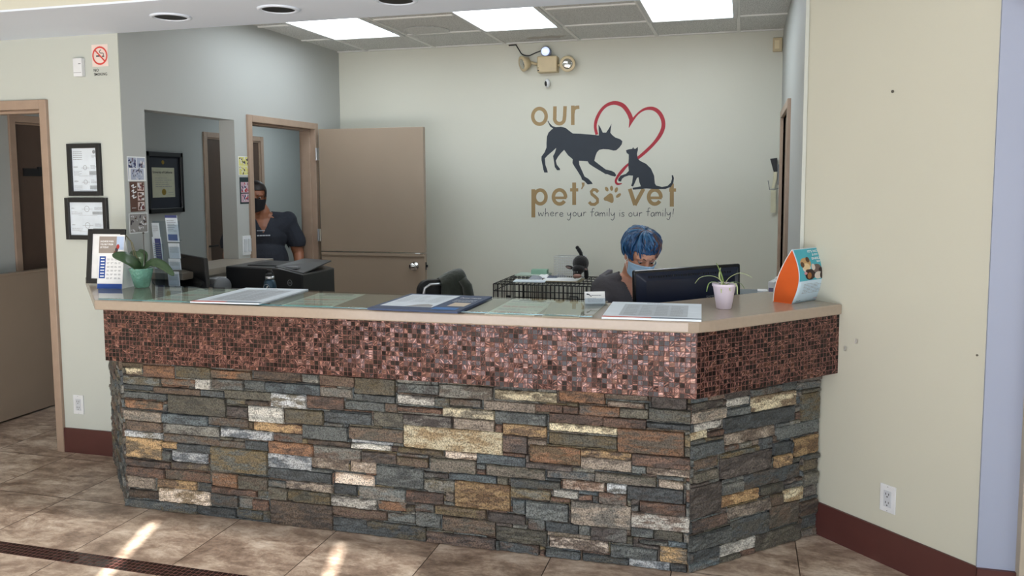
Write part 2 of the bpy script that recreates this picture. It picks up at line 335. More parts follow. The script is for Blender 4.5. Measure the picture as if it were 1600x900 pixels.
class Flat(MB):
    def __init__(s, O, U, Vv):
        super().__init__(); s.O = Vector(O); s.U = Vector(U).normalized(); s.W = Vector(Vv).normalized(); s.N = s.U.cross(s.W); s.mats = []; s.lay = .0006
    def m(s, m):
        if m not in s.mats: s.mats.append(m)
        s.cur = s.mats.index(m); return s
    def P(s, u, v): return s.O + s.U * u + s.W * v + s.N * s.lay
    def poly(s, pts, m):
        s.m(m); b = s.add([s.P(*p) for p in pts]); n = len(pts)
        for t in tessellate_polygon([[Vector((p[0], p[1], 0)) for p in pts]]):
            a, c, d = [Vector(pts[i][:2]) for i in t]; s.face([b + i for i in (t if (c - a).cross(d - a) > 0 else t[::-1])])
        return s
    def rect(s, x0, y0, x1, y1, m): return s.poly([(x0, y0), (x1, y0), (x1, y1), (x0, y1)], m)
    def disc(s, x, y, rx, m, ry=None, rot=0, seg=18):
        ry = ry or rx; c, q = math.cos(rot), math.sin(rot)
        return s.poly([(x + rx * math.cos(a) * c - ry * math.sin(a) * q, y + rx * math.cos(a) * q + ry * math.sin(a) * c) for a in [k * 2 * math.pi / seg for k in range(seg)]], m)
    def stroke(s, pts, w, m, closed=False, sm=6):     # pts (x,y[,w])
        s.lay += .00002; P = [(p[0], p[1], p[2] if len(p) > 2 else w) for p in pts]; P = smoothpts(P, sm, closed) if sm > 1 else P
        s.m(m); n = len(P); L = []
        for i, p in enumerate(P):
            a = P[(i - 1) % n] if closed else P[max(i - 1, 0)]; b = P[(i + 1) % n] if closed else P[min(i + 1, n - 1)]
            d = Vector((b[0] - a[0], b[1] - a[1])); d = d.normalized() if d.length > 1e-9 else Vector((1, 0)); q = Vector((-d.y, d.x)) * p[2] / 2
            L.append((p[0] + q.x, p[1] + q.y)); L.append((p[0] - q.x, p[1] - q.y))
        b0 = s.add([s.P(*p) for p in L])
        for i in range(n if closed else n - 1): j = (i + 1) % n; s.face([b0 + 2 * i + 1, b0 + 2 * j + 1, b0 + 2 * j, b0 + 2 * i])
        return s
    def text(s, st, x, y, h, m, w=None, bold=0, align='l'):
        vs, fs, tw, th = text2d(st, bold); k = h / th; kx = (w / tw) if w else k
        if align == 'c': x -= tw * kx / 2
        s.m(m); b = s.add([s.P(x + a * kx, y + c * k) for a, c in vs])
        for f in fs: s.face([b + i for i in f])
        return s
    def lines(s, x0, y0, x1, y1, n, m, th=.35, seed=1):
        rr = random.Random(seed); dy = (y1 - y0) / n
        for i in range(n):
            x = x0; yy = y1 - (i + 1) * dy; end = x0 + (x1 - x0) * (1 if rr.random() > .25 else rr.uniform(.5, .9))
            while x < end:
                w = min(rr.uniform(.05, .22) * (x1 - x0), end - x); s.rect(x, yy, x + w, yy + dy * th, m); x += w + (x1 - x0) * .025
        return s
    def slab(s, x0, y0, x1, y1, t, m):    # solid sheet behind the print
        s.m(m); h = s.U * ((x1 - x0) / 2); g = s.W * ((y1 - y0) / 2); s.obox(s.O + s.U * (x0 + x1) / 2 + s.W * (y0 + y1) / 2 - s.N * t / 2, h, g, s.N * t / 2); return s
    def done(s, name, parent=None, **k): return s.build(name, s.mats, parent, fix=False, **k)

# ------------------------------------------------------------------ the room shell
q2 = 2 ** -.5
def bx(name, mats, *boxes, **k):
    m = MB()
    for a, c in boxes: m.box(a, c)
    return struct(m.build(name, mats, **k))
BD = (.271, 3.957); DE = (.871, 3.357)
bx('floor', M_floor, ((-5.3, -2.7, -.1), (2.7, 9.2, 0)))
m = MB(); b = m.add([(-5.2, 2.75, .0015), (2.6, 2.75, .0015), (2.6, 2.842, .0015), (-5.2, 2.842, .0015), (-5.2, 2.75, -.003), (2.6, 2.75, -.003), (2.6, 2.842, -.003), (-5.2, 2.842, -.003)])
m.face([b, b + 1, b + 2, b + 3], [(0, 0), (7.8, 0), (7.8, .09), (0, .09)])
for q in ((0, 4, 5, 1), (2, 6, 7, 3), (1, 5, 6, 2), (0, 3, 7, 4)): m.face([b + i for i in q])
struct(m.build('trim_1', M_fstrip))
bx('wall_back', M_office, ((-3.5, 6.6, 0), (.4, 6.72, 2.8)))
bx('wall_left', M_leftw, ((-3.5, 3.957, 0), (-3.38, 4.14, 2.75)), ((-3.5, 4.14, 0), (-3.38, 5.03, 1.03)), ((-3.5, 4.14, 2.03), (-3.38, 5.03, 2.75)),
   ((-3.5, 5.03, 0), (-3.38, 5.22, 2.75)), ((-3.5, 5.22, 2.04), (-3.38, 6.13, 2.75)), ((-3.5, 6.13, 0), (-3.38, 6.6, 2.75)))
bx('wall_front_left', M_lfw, ((-3.9, 3.95, 0), (-3.381, 3.956, 2.4355)), ((-3.9, 3.956, 0), (-3.501, 4.07, 2.4355)), ((-4.8, 3.95, 2.05), (-3.9, 4.07, 2.44)), ((-5.2, 3.95, 0), (-4.8, 4.07, 2.44)))
bx('wall_corridor_left', M_corr, ((-5.0, 4.07, 0), (-4.9, 4.66, 2.5)), ((-5.0, 4.66, 2.03), (-4.9, 5.56, 2.5)), ((-5.0, 5.56, 0), (-4.9, 6.83, 2.5)), ((-5.0, 6.83, 2.03), (-4.9, 7.74, 2.5)), ((-5.0, 7.74, 0), (-4.9, 9.1, 2.5)))
bx('wall_corridor_right', M_corr, ((-3.5, 6.6, 0), (-3.4, 9.1, 2.5)))
bx('wall_corridor_end', M_corr, ((-5.0, 9.0, 0), (-3.4, 9.1, 2.5)))
bx('ceiling_corridor', M_white, ((-5.0, 4.07, 2.44), (-3.5, 9.1, 2.5)))
bx('wall_right', M_leftw, ((.271, 3.96, 0), (.37, 5.35, 2.8)), ((.271, 5.35, 2.04), (.37, 6.25, 2.8)), ((.271, 6.25, 0), (.37, 6.6, 2.8)))
m = MB(); m.prism([BD, DE, (.96, 3.357), (.96, 3.45), (.37, 4.04), (.271, 4.04)], 0, 3.1); struct(m.build('wall_diagonal', M_cream))
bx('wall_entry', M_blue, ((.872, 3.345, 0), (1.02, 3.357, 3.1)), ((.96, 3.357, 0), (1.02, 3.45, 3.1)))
bx('trim_2', M_lfw, ((.255, 3.95, 1.066), (.2705, 3.968, 2.6)))
bx('wall_entry_right', M_cream, ((1.02, 3.357, 2.2), (2.7, 3.45, 3.1)), ((1.95, 3.357, 0), (2.7, 3.45, 2.2)))
m = MB(); m.prism([(-5.2, 3.31), (.915, 3.31), DE, (.271, 3.952), (-5.2, 3.95)], 2.4355, 2.445); struct(m.build('ceiling_soffit', M_white))
m = MB(); m.prism([(-5.2, 3.31), (.915, 3.31), DE, (.271, 3.952), (-5.2, 3.95)], 2.445, 3.1); struct(m.build('wall_soffit', M_cream))
bx('ceiling_lobby', M_white, ((-5.3, -2.7, 3.05), (2.7, 3.31, 3.12)))
bx('ceiling', M_tile, ((-3.5, 3.95, 2.72), (.37, 6.7, 2.8)))
m = MB()                                   # suspended grid
for x in (-3.1, -2.49, -1.88, -1.27, -.66, -.05): m.box((x - .012, 3.95, 2.711), (x + .012, 6.6, 2.722))
for y in (4.15, 4.76, 5.37, 5.98, 6.585): m.box((-3.38, y - .012, 2.7115), (.271, y + .012, 2.7225))
struct(m.build('trim_3', mat('ceiling_grid_white', (226, 226, 222), .5)))
bx('wall_lobby_left', M_cream, ((-5.3, -2.6, 0), (-5.2, 3.95, 3.1)))
bx('wall_lobby_right', M_cream, ((2.6, -2.7, 0), (2.7, 3.45, 3.1)))
# storefront behind the camera: posts, header and added unseen blinds whose two narrow gaps shape the sun
gaps = [(-.725, .05), (.245, .045)]
bx('wall_lobby_front', M_cream, ((-5.3, -2.7, 2.5), (2.7, -2.6, 3.1)), ((-5.3, -2.7, 0), (-4.2, -2.6, 2.5)), ((1.9, -2.7, 0), (2.7, -2.6, 2.5)))
mw = MB(); xs = -4.2
for gx, gw in gaps + [(1.9, 0)]: mw.box((xs, -2.66, 1.5), (gx - gw / 2 if gw else gx, -2.64, 2.5)); xs = gx + gw / 2
def blind_mat(name, k):
    mt = bpy.data.materials.new(name); mt.use_nodes = True; nt = mt.node_tree; b_ = nt.nodes['Principled BSDF']; b_.inputs['Base Color'].default_value = lin((225, 226, 224)); b_.inputs['Roughness'].default_value = .8
    tr = nt.nodes.new('ShaderNodeBsdfTransparent'); mx = nt.nodes.new('ShaderNodeMixShader'); mx.inputs[0].default_value = k
    nt.links.new(b_.outputs[0], mx.inputs[1]); nt.links.new(tr.outputs[0], mx.inputs[2]); nt.links.new(mx.outputs[0], nt.nodes['Material Output'].inputs[0]); return mt
struct(mw.build('added_blind_1', blind_mat('sun_softening_sheer', .3)))  # added unseen blinds, sheer to spread soft sun over the left floor
bx('added_blind_2', mat('sun_blocking_fabric', (225, 226, 224), .8), ((.62, -2.63, 1.5), (1.9, -2.62, 2.5)))  # added unseen opaque panel that keeps the sun off the right floor
# baseboards
bx('baseboard_left', M_base, ((-3.88, 3.938, 0), (-3.38, 3.95, .148)))
m = MB(); n45 = V(-q2, -q2, 0) * .012
m.prism([BD, DE, (DE[0], DE[1] + n45.y * 1.41), (BD[0] + n45.x, BD[1] + n45.y)], 0, .15); struct(m.build('baseboard_right', M_base))
bx('baseboard_entry', M_base, ((.871, 3.33, 0), (1.0, 3.345, .15)))
bx('baseboard_back', M_base, ((-3.38, 6.588, 0), (.27, 6.6, .1)))
# door frames
def frame_x(name, X0, X1, y0, y1, h, w, mt, mid=None):    # casing round an opening in a wall of constant x, face towards +x
    m = MB()
    for a, c in (((X0, y0 - w, 0), (X1, y0, h + w)), ((X0, y1, 0), (X1, y1 + w, h + w)), ((X0, y0, h), (X1, y1, h + w))): m.box(a, c)
    m.box((X0 + .02, y0, 0), (X1 - .045, y0 + .014, h)); m.box((X0 + .02, y1 - .014, 0), (X1 - .045, y1, h)); m.box((X0 + .02, y0, h - .014), (X1 - .045, y1, h))
    return m
o = frame_x('f', -3.51, -3.362, 5.225, 6.125, 2.03, .05, M_frame).build('door_2', M_frame, bevel=.004); struct(o)
struct(frame_x('f', -4.92, -4.885, 6.83, 7.74, 2.03, .05, M_frame).build('door_4', M_frame, bevel=.003))
struct(frame_x('f', -4.92, -4.885, 4.68, 5.54, 2.03, .05, M_frame).build('door_5', M_frame, bevel=.003))
m = MB()
for a, c in (((-3.93, 3.93, 0), (-3.88, 4.085, 2.085)), ((-4.82, 3.93, 0), (-4.77, 4.085, 2.085)), ((-4.77, 3.93, 2.03), (-3.93, 4.085, 2.085)), ((-3.944, 3.975, 0), (-3.93, 4.04, 2.03)), ((-4.77, 3.975, 2.012), (-3.944, 4.04, 2.03))): m.box(a, c)
struct(m.build('door_1', M_frame, bevel=.004))
m = MB()
for a, c in (((.25, 5.296, 0), (.375, 5.346, 2.09)), ((.25, 6.25, 0), (.375, 6.3, 2.09)), ((.25, 5.346, 2.04), (.375, 6.25, 2.09))): m.box(a, c)
d6 = struct(m.build('door_6', M_frame, bevel=.004))
m = MB(); m.box((.285, 5.348, .01), (.325, 6.248, 2.038)); struct(m.build('door_leaf', M_door, d6))
m = MB()
for a, c in (((1.0, 3.3, 0), (1.05, 3.46, 2.2)), ((1.85, 3.3, 0), (1.9, 3.46, 2.2)), ((.945, 3.27, 2.2), (1.95, 3.46, 2.3))): m.box(a, c)
d3 = struct(m.build('door_3', mat('beige_entry_frame', (178, 168, 150), .5), bevel=.003))
m = MB(); m.box((1.05, 3.36, .01), (1.85, 3.4, 2.2)); struct(m.build('door_leaf', M_door, d3))

# ------------------------------------------------------------------ reception counter
ctr = thing('reception_counter', 'long reception counter with stacked stone base, copper mosaic band and taupe top', 'reception counter', (-1.5, 3.5, 0))
ZT = 1.064
slab_poly = [(-2.873, 3.13), (-.19, 3.178), (-.15, 3.192), (-.11, 3.226), (.425, 3.80), (.273, 3.954), (.27, 4.15), (.12, 4.15), (-.40, 3.605), (-2.93, 3.625), (-3.245, 3.948), (-3.63, 3.948), (-3.63, 3.895)]
M_slab = mat('taupe_solid_surface', (160, 146, 130), .2, spec=.55, mottle=(60, .03))
m = MB(); m.prism(slab_poly, ZT - .045, ZT); m.build('countertop', M_slab, ctr, bevel=.006)
ML = onz(165, 563, .757); MR = onz(1088, 624, .757); ME = V(.416, 3.812, .757)
mp_ = [V(-3.56, 3.945, 0), V(ML.x, ML.y, 0), V(MR.x, MR.y, 0), V(ME.x, ME.y, 0)]
m = MB(); s0 = 0
for i in range(3):
    a, c = mp_[i], mp_[i + 1]; L = (c - a).length; zb, zt = .757, ZT - .045
    b = m.add([(a.x, a.y, zb), (c.x, c.y, zb), (c.x, c.y, zt), (a.x, a.y, zt)])
    m.face([b, b + 1, b + 2, b + 3], [(s0, 0), (s0 + L, 0), (s0 + L, zt - zb), (s0, zt - zb)]); s0 += math.ceil(L / .0203) * .0203
inner = [V(-3.36, 3.945, 0), V(-2.86, 3.36, 0), V(-.2, 3.36, 0), V(.34, 3.885, 0)]
m2 = [p for p in mp_] + inner[::-1]
b = m.add([(p.x, p.y, .757) for p in m2])
for t in tessellate_polygon([[V(p.x, p.y, 0) for p in m2]]): m.face([b + i for i in t], [(m2[i].x, m2[i].y) for i in t])
m.build('mosaic_band', M_mosaic, ctr, fix=False)
# core behind stone
SA = onz(200, 792, 0); SBr = onz(1075, 897, 0); SEr = V(.352, 3.872, 0)
SA = V(SA.x, 3.335, 0); SBr = V(SBr.x, 3.335, 0)
m = MB(); m.prism([(SA.x, 3.345), (SBr.x - .005, 3.345), (.343, 3.88), (.2, 4.02), (-.3, 3.5), (-2.8, 3.5), (-3.3, 3.947), (-3.5, 3.947)], 0, ZT - .046); m.build('core', M_mortar, ctr)
CR = {1: (160, 560, 6.43), 2: (160, 680, 6.43), 3: (380, 570, 6), 4: (380, 700, 6), 5: (620, 580, 6), 6: (620, 720, 6), 7: (850, 600, 6), 8: (850, 740, 5.625), 9: (900, 480, 2.143)}
PAL = dict(W=((198, 195, 182), (156, 156, 146)), Wy=((206, 192, 150), (170, 140, 92)), Wt=((206, 188, 166), (170, 140, 112)), Y=((176, 138, 84), (128, 92, 54)), R=((146, 98, 62), (96, 68, 50)),
           B=((104, 84, 66), (76, 66, 58)), D=((118, 84, 64), (82, 64, 54)), O=((98, 94, 78), (78, 76, 66)), G=((100, 107, 104), (74, 80, 80)), b=((90, 105, 110), (66, 76, 82)), d=((72, 80, 83), (58, 63, 64)),
           K=((72, 64, 60), (100, 90, 82)), T=((154, 138, 118), (104, 92, 80)), w=((172, 178, 180), (98, 108, 116)), t=((122, 122, 112), (86, 90, 86)), o=((116, 98, 62), (88, 86, 70)))
ST = {1: "215,95,385,160,Wy 390,80,715,190,R 140,45,400,95,B 725,90,1080,200,o 1085,120,1500,215,R 160,165,575,265,G 580,200,920,290,R 930,210,1090,325,W 1095,220,1543,315,G 165,260,505,325,d 510,290,980,370,B 985,330,1210,400,d 1210,320,1672,420,O 160,330,460,410,G 465,350,640,430,G 630,370,1240,570,O 220,430,605,520,R 155,530,590,625,T 600,560,1045,670,b 1060,600,1500,700,B 1255,480,1450,590,K 225,625,600,730,B 600,665,1160,775,t 185,705,580,800,w 1180,720,1704,810,w 600,770,1160,860,B 1165,800,1640,900,d",
      2: "220,35,590,235,Y 590,60,740,140,Y 745,85,1075,180,d 600,150,690,265,G 690,170,1055,280,w 200,250,670,325,K 690,275,1050,360,K 1065,140,1651,390,o 205,330,620,430,D 620,370,1075,470,D 1085,385,1355,530,R 1360,420,1651,560,O 205,410,520,530,T 550,460,945,550,Y 950,490,1090,570,d 1090,520,1543,600,D 265,550,565,640,B 550,540,1080,680,Wt 1080,590,1360,720,d 1360,640,1505,740,G 215,655,590,750,d 585,690,950,780,d 950,730,1330,830,d 1320,770,1600,850,d",
      3: "85,65,540,160,B 545,90,710,180,t 710,110,1040,210,B 1040,130,1425,290,O 1030,285,1430,350,G 0,160,200,240,G 200,180,710,285,b 710,225,1020,310,t 240,280,590,410,w 590,310,940,430,D 945,330,1320,430,G 1430,190,1600,265,G 1330,375,1560,460,B 0,345,235,390,B 40,400,380,545,W 385,425,750,565,O 740,450,1200,560,d 1205,450,1500,595,O 85,550,540,645,Y 550,575,980,710,G 985,600,1490,720,B 275,655,545,740,D 230,740,645,850,R 1000,705,1400,755,w 1010,755,1385,805,W 0,715,230,805,d 660,780,1110,890,t 600,720,1000,780,B 1370,770,1700,840,o",
      4: "225,60,625,200,w 630,100,985,215,T 995,120,1230,240,Wt 1100,50,1560,180,B 235,205,830,320,d 850,240,1220,350,Wt 20,265,385,365,t 390,300,830,400,T 1235,190,1686,380,G 840,340,1070,450,d 1075,360,1520,490,G 110,370,410,490,O 415,390,820,520,o 820,450,1245,570,W 1255,505,1530,600,R 90,490,240,590,D 245,510,830,760,B 820,560,1340,665,B 830,670,1150,800,d 1155,710,1705,850,d 0,600,235,700,d 1330,620,1600,700,G",
      5: "0,120,390,210,G 390,140,900,260,t 905,190,1500,290,Wy 0,225,355,325,W 360,240,485,340,G 490,265,795,340,B 800,290,1295,390,T 1300,320,1560,390,D 0,335,425,400,D 430,345,910,450,Wy 915,395,1410,500,G 60,420,520,530,K 530,460,970,570,T 980,490,1410,620,Y 60,545,980,755,Wy 990,610,1220,775,K 1220,640,1410,690,B 1245,700,1715,880,R 0,705,430,790,o 440,750,745,840,Wt 750,770,1210,880,b 0,810,300,900,B 310,830,820,960,O",
      6: "830,50,1395,160,O 1400,90,1600,160,G 250,110,480,175,K 485,120,940,205,b 940,150,1040,230,O 0,110,245,280,G 250,180,540,290,t 545,210,1060,460,Y 1060,170,1540,260,d 1050,265,1450,370,o 1455,290,1700,360,W 80,300,440,395,D 445,310,565,395,T 360,415,840,530,o 1080,375,1210,490,b 1215,400,1608,560,G 165,480,410,640,G 0,500,165,620,G 845,500,1220,590,K 1220,550,1380,650,G 415,540,925,690,B 930,610,1410,790,O 1390,590,1700,690,d 0,650,265,740,d 270,700,940,830,K 950,790,1340,870,d",
      7: "130,70,565,190,R 570,100,980,160,B 590,165,950,230,T 995,130,1350,240,K 0,205,315,285,D 320,210,700,300,R 710,240,970,330,O 975,240,1380,350,O 40,300,545,375,D 555,330,960,420,D 965,370,1420,440,d 35,380,680,470,Wy 35,475,680,590,o 690,440,1320,670,R 340,610,820,710,Y 820,680,1365,780,D 345,720,935,830,T 945,790,1370,880,T 20,820,475,900,d",
      8: "450,10,990,100,O 995,60,1225,135,T 160,70,540,160,Wt 550,90,730,180,w 735,120,1230,245,d 70,165,470,245,W 475,190,800,290,D 830,255,1235,355,D 230,265,770,480,T 770,355,1310,500,W 740,485,960,580,G 965,500,1215,590,O 0,450,400,570,T 410,490,730,610,K 45,580,570,690,Wt 830,595,1100,640,t 580,650,1005,750,G 1010,660,1260,790,Y 740,765,1100,860,w 1110,810,1260,880,d 330,720,735,810,d 0,690,320,750,d"}
RET = "505,305,580,330,W 583,290,735,340,Wy 725,245,825,275,b 750,280,825,375,o 390,340,525,375,T 395,378,490,410,W 492,335,730,400,d 365,418,440,445,Wy 370,448,492,500,d 495,402,665,445,T 668,375,822,430,G 725,430,825,490,Y 482,490,655,560,K 560,540,745,590,d 660,495,720,530,Y 660,445,720,490,d 390,505,470,540,B 390,542,475,580,O 755,505,815,545,K 755,548,815,590,O 365,590,490,700,K 490,600,610,655,Y 615,575,690,620,O 690,605,755,645,Wy 510,655,650,690,T 650,655,745,725,B 745,640,815,690,B 515,695,650,765,d 390,700,515,740,K 375,745,520,800,G 480,775,598,820,W 390,800,478,845,d 600,730,750,810,O 750,695,810,735,G 755,740,805,770,B 380,850,600,890,d"
def pack(W_, H_, want, seed, cs=.0085):
    nx, nz = int(W_ / cs), int(H_ / cs); g = [[0] * nx for _ in range(nz)]; out = []; rr = random.Random(seed)
    def free(a, b, c, d): return all(g[j][i] == 0 for j in range(b, d) for i in range(a, c))
    def put(a, b, c, d, k):
        for j in range(b, d):
            for i in range(a, c): g[j][i] = 1
        out.append((a * cs, b * cs, c * cs, d * cs, k))
    for x0, z0, x1, z1, k in want:
        a, b, c, d = [int(round(v / cs)) for v in (x0, z0, x1, z1)]; a = max(a, 0); b = max(b, 0); c = min(c, nx); d = min(d, nz)
        for _ in range(12):
            if c - a < 3 or d - b < 2: break
            if free(a, b, c, d): put(a, b, c, d, k); break
            cnt = {'a': sum(g[j][a] for j in range(b, d)) / (d - b), 'c': sum(g[j][c - 1] for j in range(b, d)) / (d - b), 'b': sum(g[b][i] for i in range(a, c)) / (c - a), 'd': sum(g[d - 1][i] for i in range(a, c)) / (c - a)}
            w = max(cnt, key=cnt.get)
            if w == 'a': a += 1
            elif w == 'c': c -= 1
            elif w == 'b': b += 1
            else: d -= 1
    for j in range(nz):
        for i in range(nx):
            if g[j][i]: continue
            h = 1; w = 1; mh = rr.choice((3, 4, 5, 6)); mw = rr.randint(9, 26)
            while i + w < nx and w < mw and g[j][i + w] == 0: w += 1
            while j + h < nz and h < mh and free(i, j + h, i + w, j + h + 1): h += 1
            put(i, j, i + w, j + h, rr.choice('OGdBbtKDoG'))
    return out, nx * cs, nz * cs
def stones(name, A, D, L, H_, want, seed, depth):
    rects, W2, H2 = pack(L, H_, want, seed); N = V(D.y, -D.x, 0)    # outward
    m = MB(); c1, c2, of = [], [], []; rr = random.Random(seed + 5)
    for x0, z0, x1, z1, k in rects:
        small = (z1 - z0) < .012 or (x1 - x0) < .012
        g = .0005; x0 += g; x1 -= g; z0 += g; z1 -= g
        if x1 - x0 < .003 or z1 - z0 < .003: continue
        dep = rr.uniform(.003, .006) if small else rr.uniform(.005, .017)
        tl = rr.uniform(-.006, .006); tz = rr.uniform(-.004, .004); nu = max(2, int((x1 - x0) / .014)); nv = max(2, int((z1 - z0) / .011))
        sd = rr.uniform(0, 99); w, h = x1 - x0, z1 - z0; cut = [rr.uniform(0, .35) for _ in range(4)]; e = min(.0032, w / 3, h / 3)
        us = [0, e / w] + [e / w + (1 - 2 * e / w) * i / nu for i in range(1, nu)] + [1 - e / w, 1]
        vs = [0, e / h] + [e / h + (1 - 2 * e / h) * i / nv for i in range(1, nv)] + [1 - e / h, 1]
        b = len(m.v); nu2, nv2 = len(us), len(vs); f0 = len(m.f)
        for j, vv in enumerate(vs):
            for i, uu in enumerate(us):
                ex = i in (0, nu2 - 1); ez = j in (0, nv2 - 1)
                px = x0 + w * uu; pz = z0 + h * vv
                jx = noise.noise(V(sd, pz * 60, 1)) * .0025; jz = noise.noise(V(px * 45, sd, 3)) * .003
                px += jx * (1 if .2 < uu < .8 or 1 else 0); pz += jz
                if vv < .5 and uu < cut[0] * .3: pz += (cut[0] * .3 - uu) * h * .8 * (1 - vv * 2)
                if vv > .5 and uu > 1 - cut[1] * .3: pz -= (uu - 1 + cut[1] * .3) * h * .8 * (vv * 2 - 1)
                dd = dep + tl * (uu - .5) + tz * (vv - .5) + noise.noise(V(px * 28 + sd, pz * 70, 5)) * .006 + noise.noise(V(px * 90 + sd, pz * 160, 9)) * .0025
                if ex or ez: dd = .0 + dd * .1
                elif i in (1, nu2 - 2) or j in (1, nv2 - 2): dd *= .93
                m.v.append(A + D * px + V(0, 0, pz) + N * dd)
        for j in range(nv2 - 1):
            for i in range(nu2 - 1): q = b + j * nu2 + i; m.face([q, q + 1, q + nu2 + 1, q + nu2])
        p = PAL[k]; kf = rr.uniform(.88, 1.14); ca = [v * kf for v in p[0]]; cb = [v * kf for v in p[1]]
        if rr.random() < .6: cb = [(v * .4 + u * .6) for v, u in zip(cb, PAL[rr.choice('GBDOoTtK')][0])]
        ds = lambda c: [(v * .68 + sum(c) / 3 * .32) * .98 for v in c]
        ca, cb = ds(ca), ds(cb)
        ca = lin([min(255, v) for v in ca]); cb = lin([min(255, v) for v in cb]); oo = (rr.uniform(0, 9), rr.uniform(0, 9), rr.uniform(0, 9), 1)
        n = len(m.f) - f0; c1 += [ca] * n; c2 += [cb] * n; of += [oo] * n
    o = m.build(name, M_stone, ctr, fix=False, smooth=False); me = o.data
    for nm, data in (('c1', c1), ('c2', c2), ('off', of)):
        at = me.attributes.new(nm, 'FLOAT_COLOR', 'FACE')
        at.data.foreach_set('color', [x for c in data for x in c])
    return o
want = []
for ci in (5, 7, 3, 1, 2, 4, 6, 8):
    ox, oy, sc = CR[ci]
    for e in ST[ci].split():
        x0, y0, x1, y1, k = e.split(','); x0, y0, x1, y1 = [float(v) for v in (x0, y0, x1, y1)]
        xc, yc = ox + (x0 + x1) / 2 / sc, oy + (y0 + y1) / 2 / sc; Yp = 3.322
        a = ony(ox + x0 / sc, yc, Yp).x; c = ony(ox + x1 / sc, yc, Yp).x; t_ = ony(xc, oy + y0 / sc, Yp).z; bt = ony(xc, oy + y1 / sc, Yp).z
        want.append((a - SA.x, bt, c - SA.x, t_, k))
HS = .79
stones('stone_cladding', SA, V(1, 0, 0), SBr.x - SA.x + .009, HS, want, 3, .02)
DR = (SEr - SBr).normalized(); want = []; ox, oy, sc = CR[9]
for e in RET.split():
    x0, y0, x1, y1, k = e.split(','); x0, y0, x1, y1 = [float(v) for v in (x0, y0, x1, y1)]
    xc, yc = ox + (x0 + x1) / 2 / sc, oy + (y0 + y1) / 2 / sc
    a = onpl(ox + x0 / sc, yc, SBr, DR); c = onpl(ox + x1 / sc, yc, SBr, DR); t_ = onpl(xc, oy + y0 / sc, SBr, DR).z; bt = onpl(xc, oy + y1 / sc, SBr, DR).z
    want.append(((a - SBr).to_2d().length if (a - SBr).dot(DR) > 0 else 0, bt, (c - SBr).to_2d().length, t_, k))
stones('stone_cladding', SBr - DR * .004, DR, (SEr - SBr).length + .004, HS, want, 9, .02)
SL = V(-3.52, 3.94, 0); stones('stone_cladding', SL, (SA - SL).normalized(), (SA - SL).length, HS, [], 21, .02)
# ------------------------------------------------------------------ doors that stand open
XL = -3.38
M_hinge = mat('satin_steel_hinge', (170, 172, 174), .3, metal=1)
t = thing('dutch_door', 'taupe two-leaf dutch door standing open in front of the back wall', 'door', (-3.33, 6.13, 0))
m = MB(); m.box((-3.33, 6.115, 1.038), (-2.42, 6.16, 2.03)); m.build('upper_leaf', M_door, t, bevel=.003)
m = MB(); m.box((-3.33, 6.115, .012), (-2.42, 6.16, 1.03)); lo = m.build('lower_leaf', M_door, t, bevel=.003)
m = MB(); m.box((-3.325, 6.105, 1.008), (-2.425, 6.116, 1.03)); m.build('shelf_edge', M_door, lo)
kc = ony(647, 416, 6.1)
m = MB(); m.lathe([(.034, 0), (.034, .006), (.012, .008), (.012, .03), (.027, .036), (.031, .05), (.026, .064), (.0, .068)], (kc.x, 6.115, kc.z), (0, -1, 0)); m.build('knob', M_steel, lo, smooth=True)
m = MB(); m.box((-2.421, 6.125, kc.z - .03), (-2.417, 6.15, kc.z + .03)); m.box((-2.417, 6.13, kc.z - .01), (-2.405, 6.145, kc.z + .01)); m.build('latch', M_blackm, lo)
for z in (1.83, 1.17, .9, .2):
    m = MB(); m.box((-3.352, 6.105, z - .05), (-3.325, 6.116, z + .05)); m.tube([(-3.345, 6.1, z - .05), (-3.345, 6.1, z + .05)], .007); m.build('hinge', M_hinge, t)
m = MB(); m.box((-2.5, 6.108, 1.022), (-2.46, 6.118, 1.036)); m.build('bolt', M_wht, t)

t = thing('dutch_door', 'lower half of a taupe dutch door swung open inside the left doorway', 'door', (-4.79, 4.07, 0))
m = MB(); m.box((-4.795, 4.09, .012), (-4.752, 4.93, .985)); m.build('lower_leaf', M_door, t, bevel=.003)
m = MB(); m.box((-4.80, 4.09, .985), (-4.745, 4.93, 1.0)); m.build('shelf_edge', M_door, t)
for z in (.85, .2): m = MB(); m.tube([(-4.765, 4.083, z - .05), (-4.765, 4.083, z + .05)], .006); m.build('hinge', M_hinge, t)
for y0, lab, z in ((4.69, 'dark brown corridor door with a small dark sign, seen through the left doorway', 1), (6.83, 'dark brown corridor door beyond the wall opening with the diploma', 0)):
    t = thing('corridor_door', lab, 'door', (-4.95, y0, 0))
    w = .84 if z else .9
    m = MB(); m.box((-4.95, y0 + .005, .01), (-4.912, y0 + w, 2.02)); m.build('leaf', M_ddoor, t, bevel=.003)
    if z: m = MB(); m.box((-4.912, 4.745, 1.655), (-4.903, 4.95, 1.71)); m.box((-4.912, 4.87, 1.69), (-4.9, 4.93, 1.72)); m.build('door_sign', M_blackm, t)
    else:
        m = MB(); c = onx(325, 385, -4.9); m.lathe([(.028, 0), (.028, .01)], (-4.912, c.y, c.z), (1, 0, 0)); m.tube([(-4.89, c.y, c.z), (-4.87, c.y, c.z), (-4.868, c.y + .11, c.z)], .009); m.build('lever_handle', M_blackm, t)

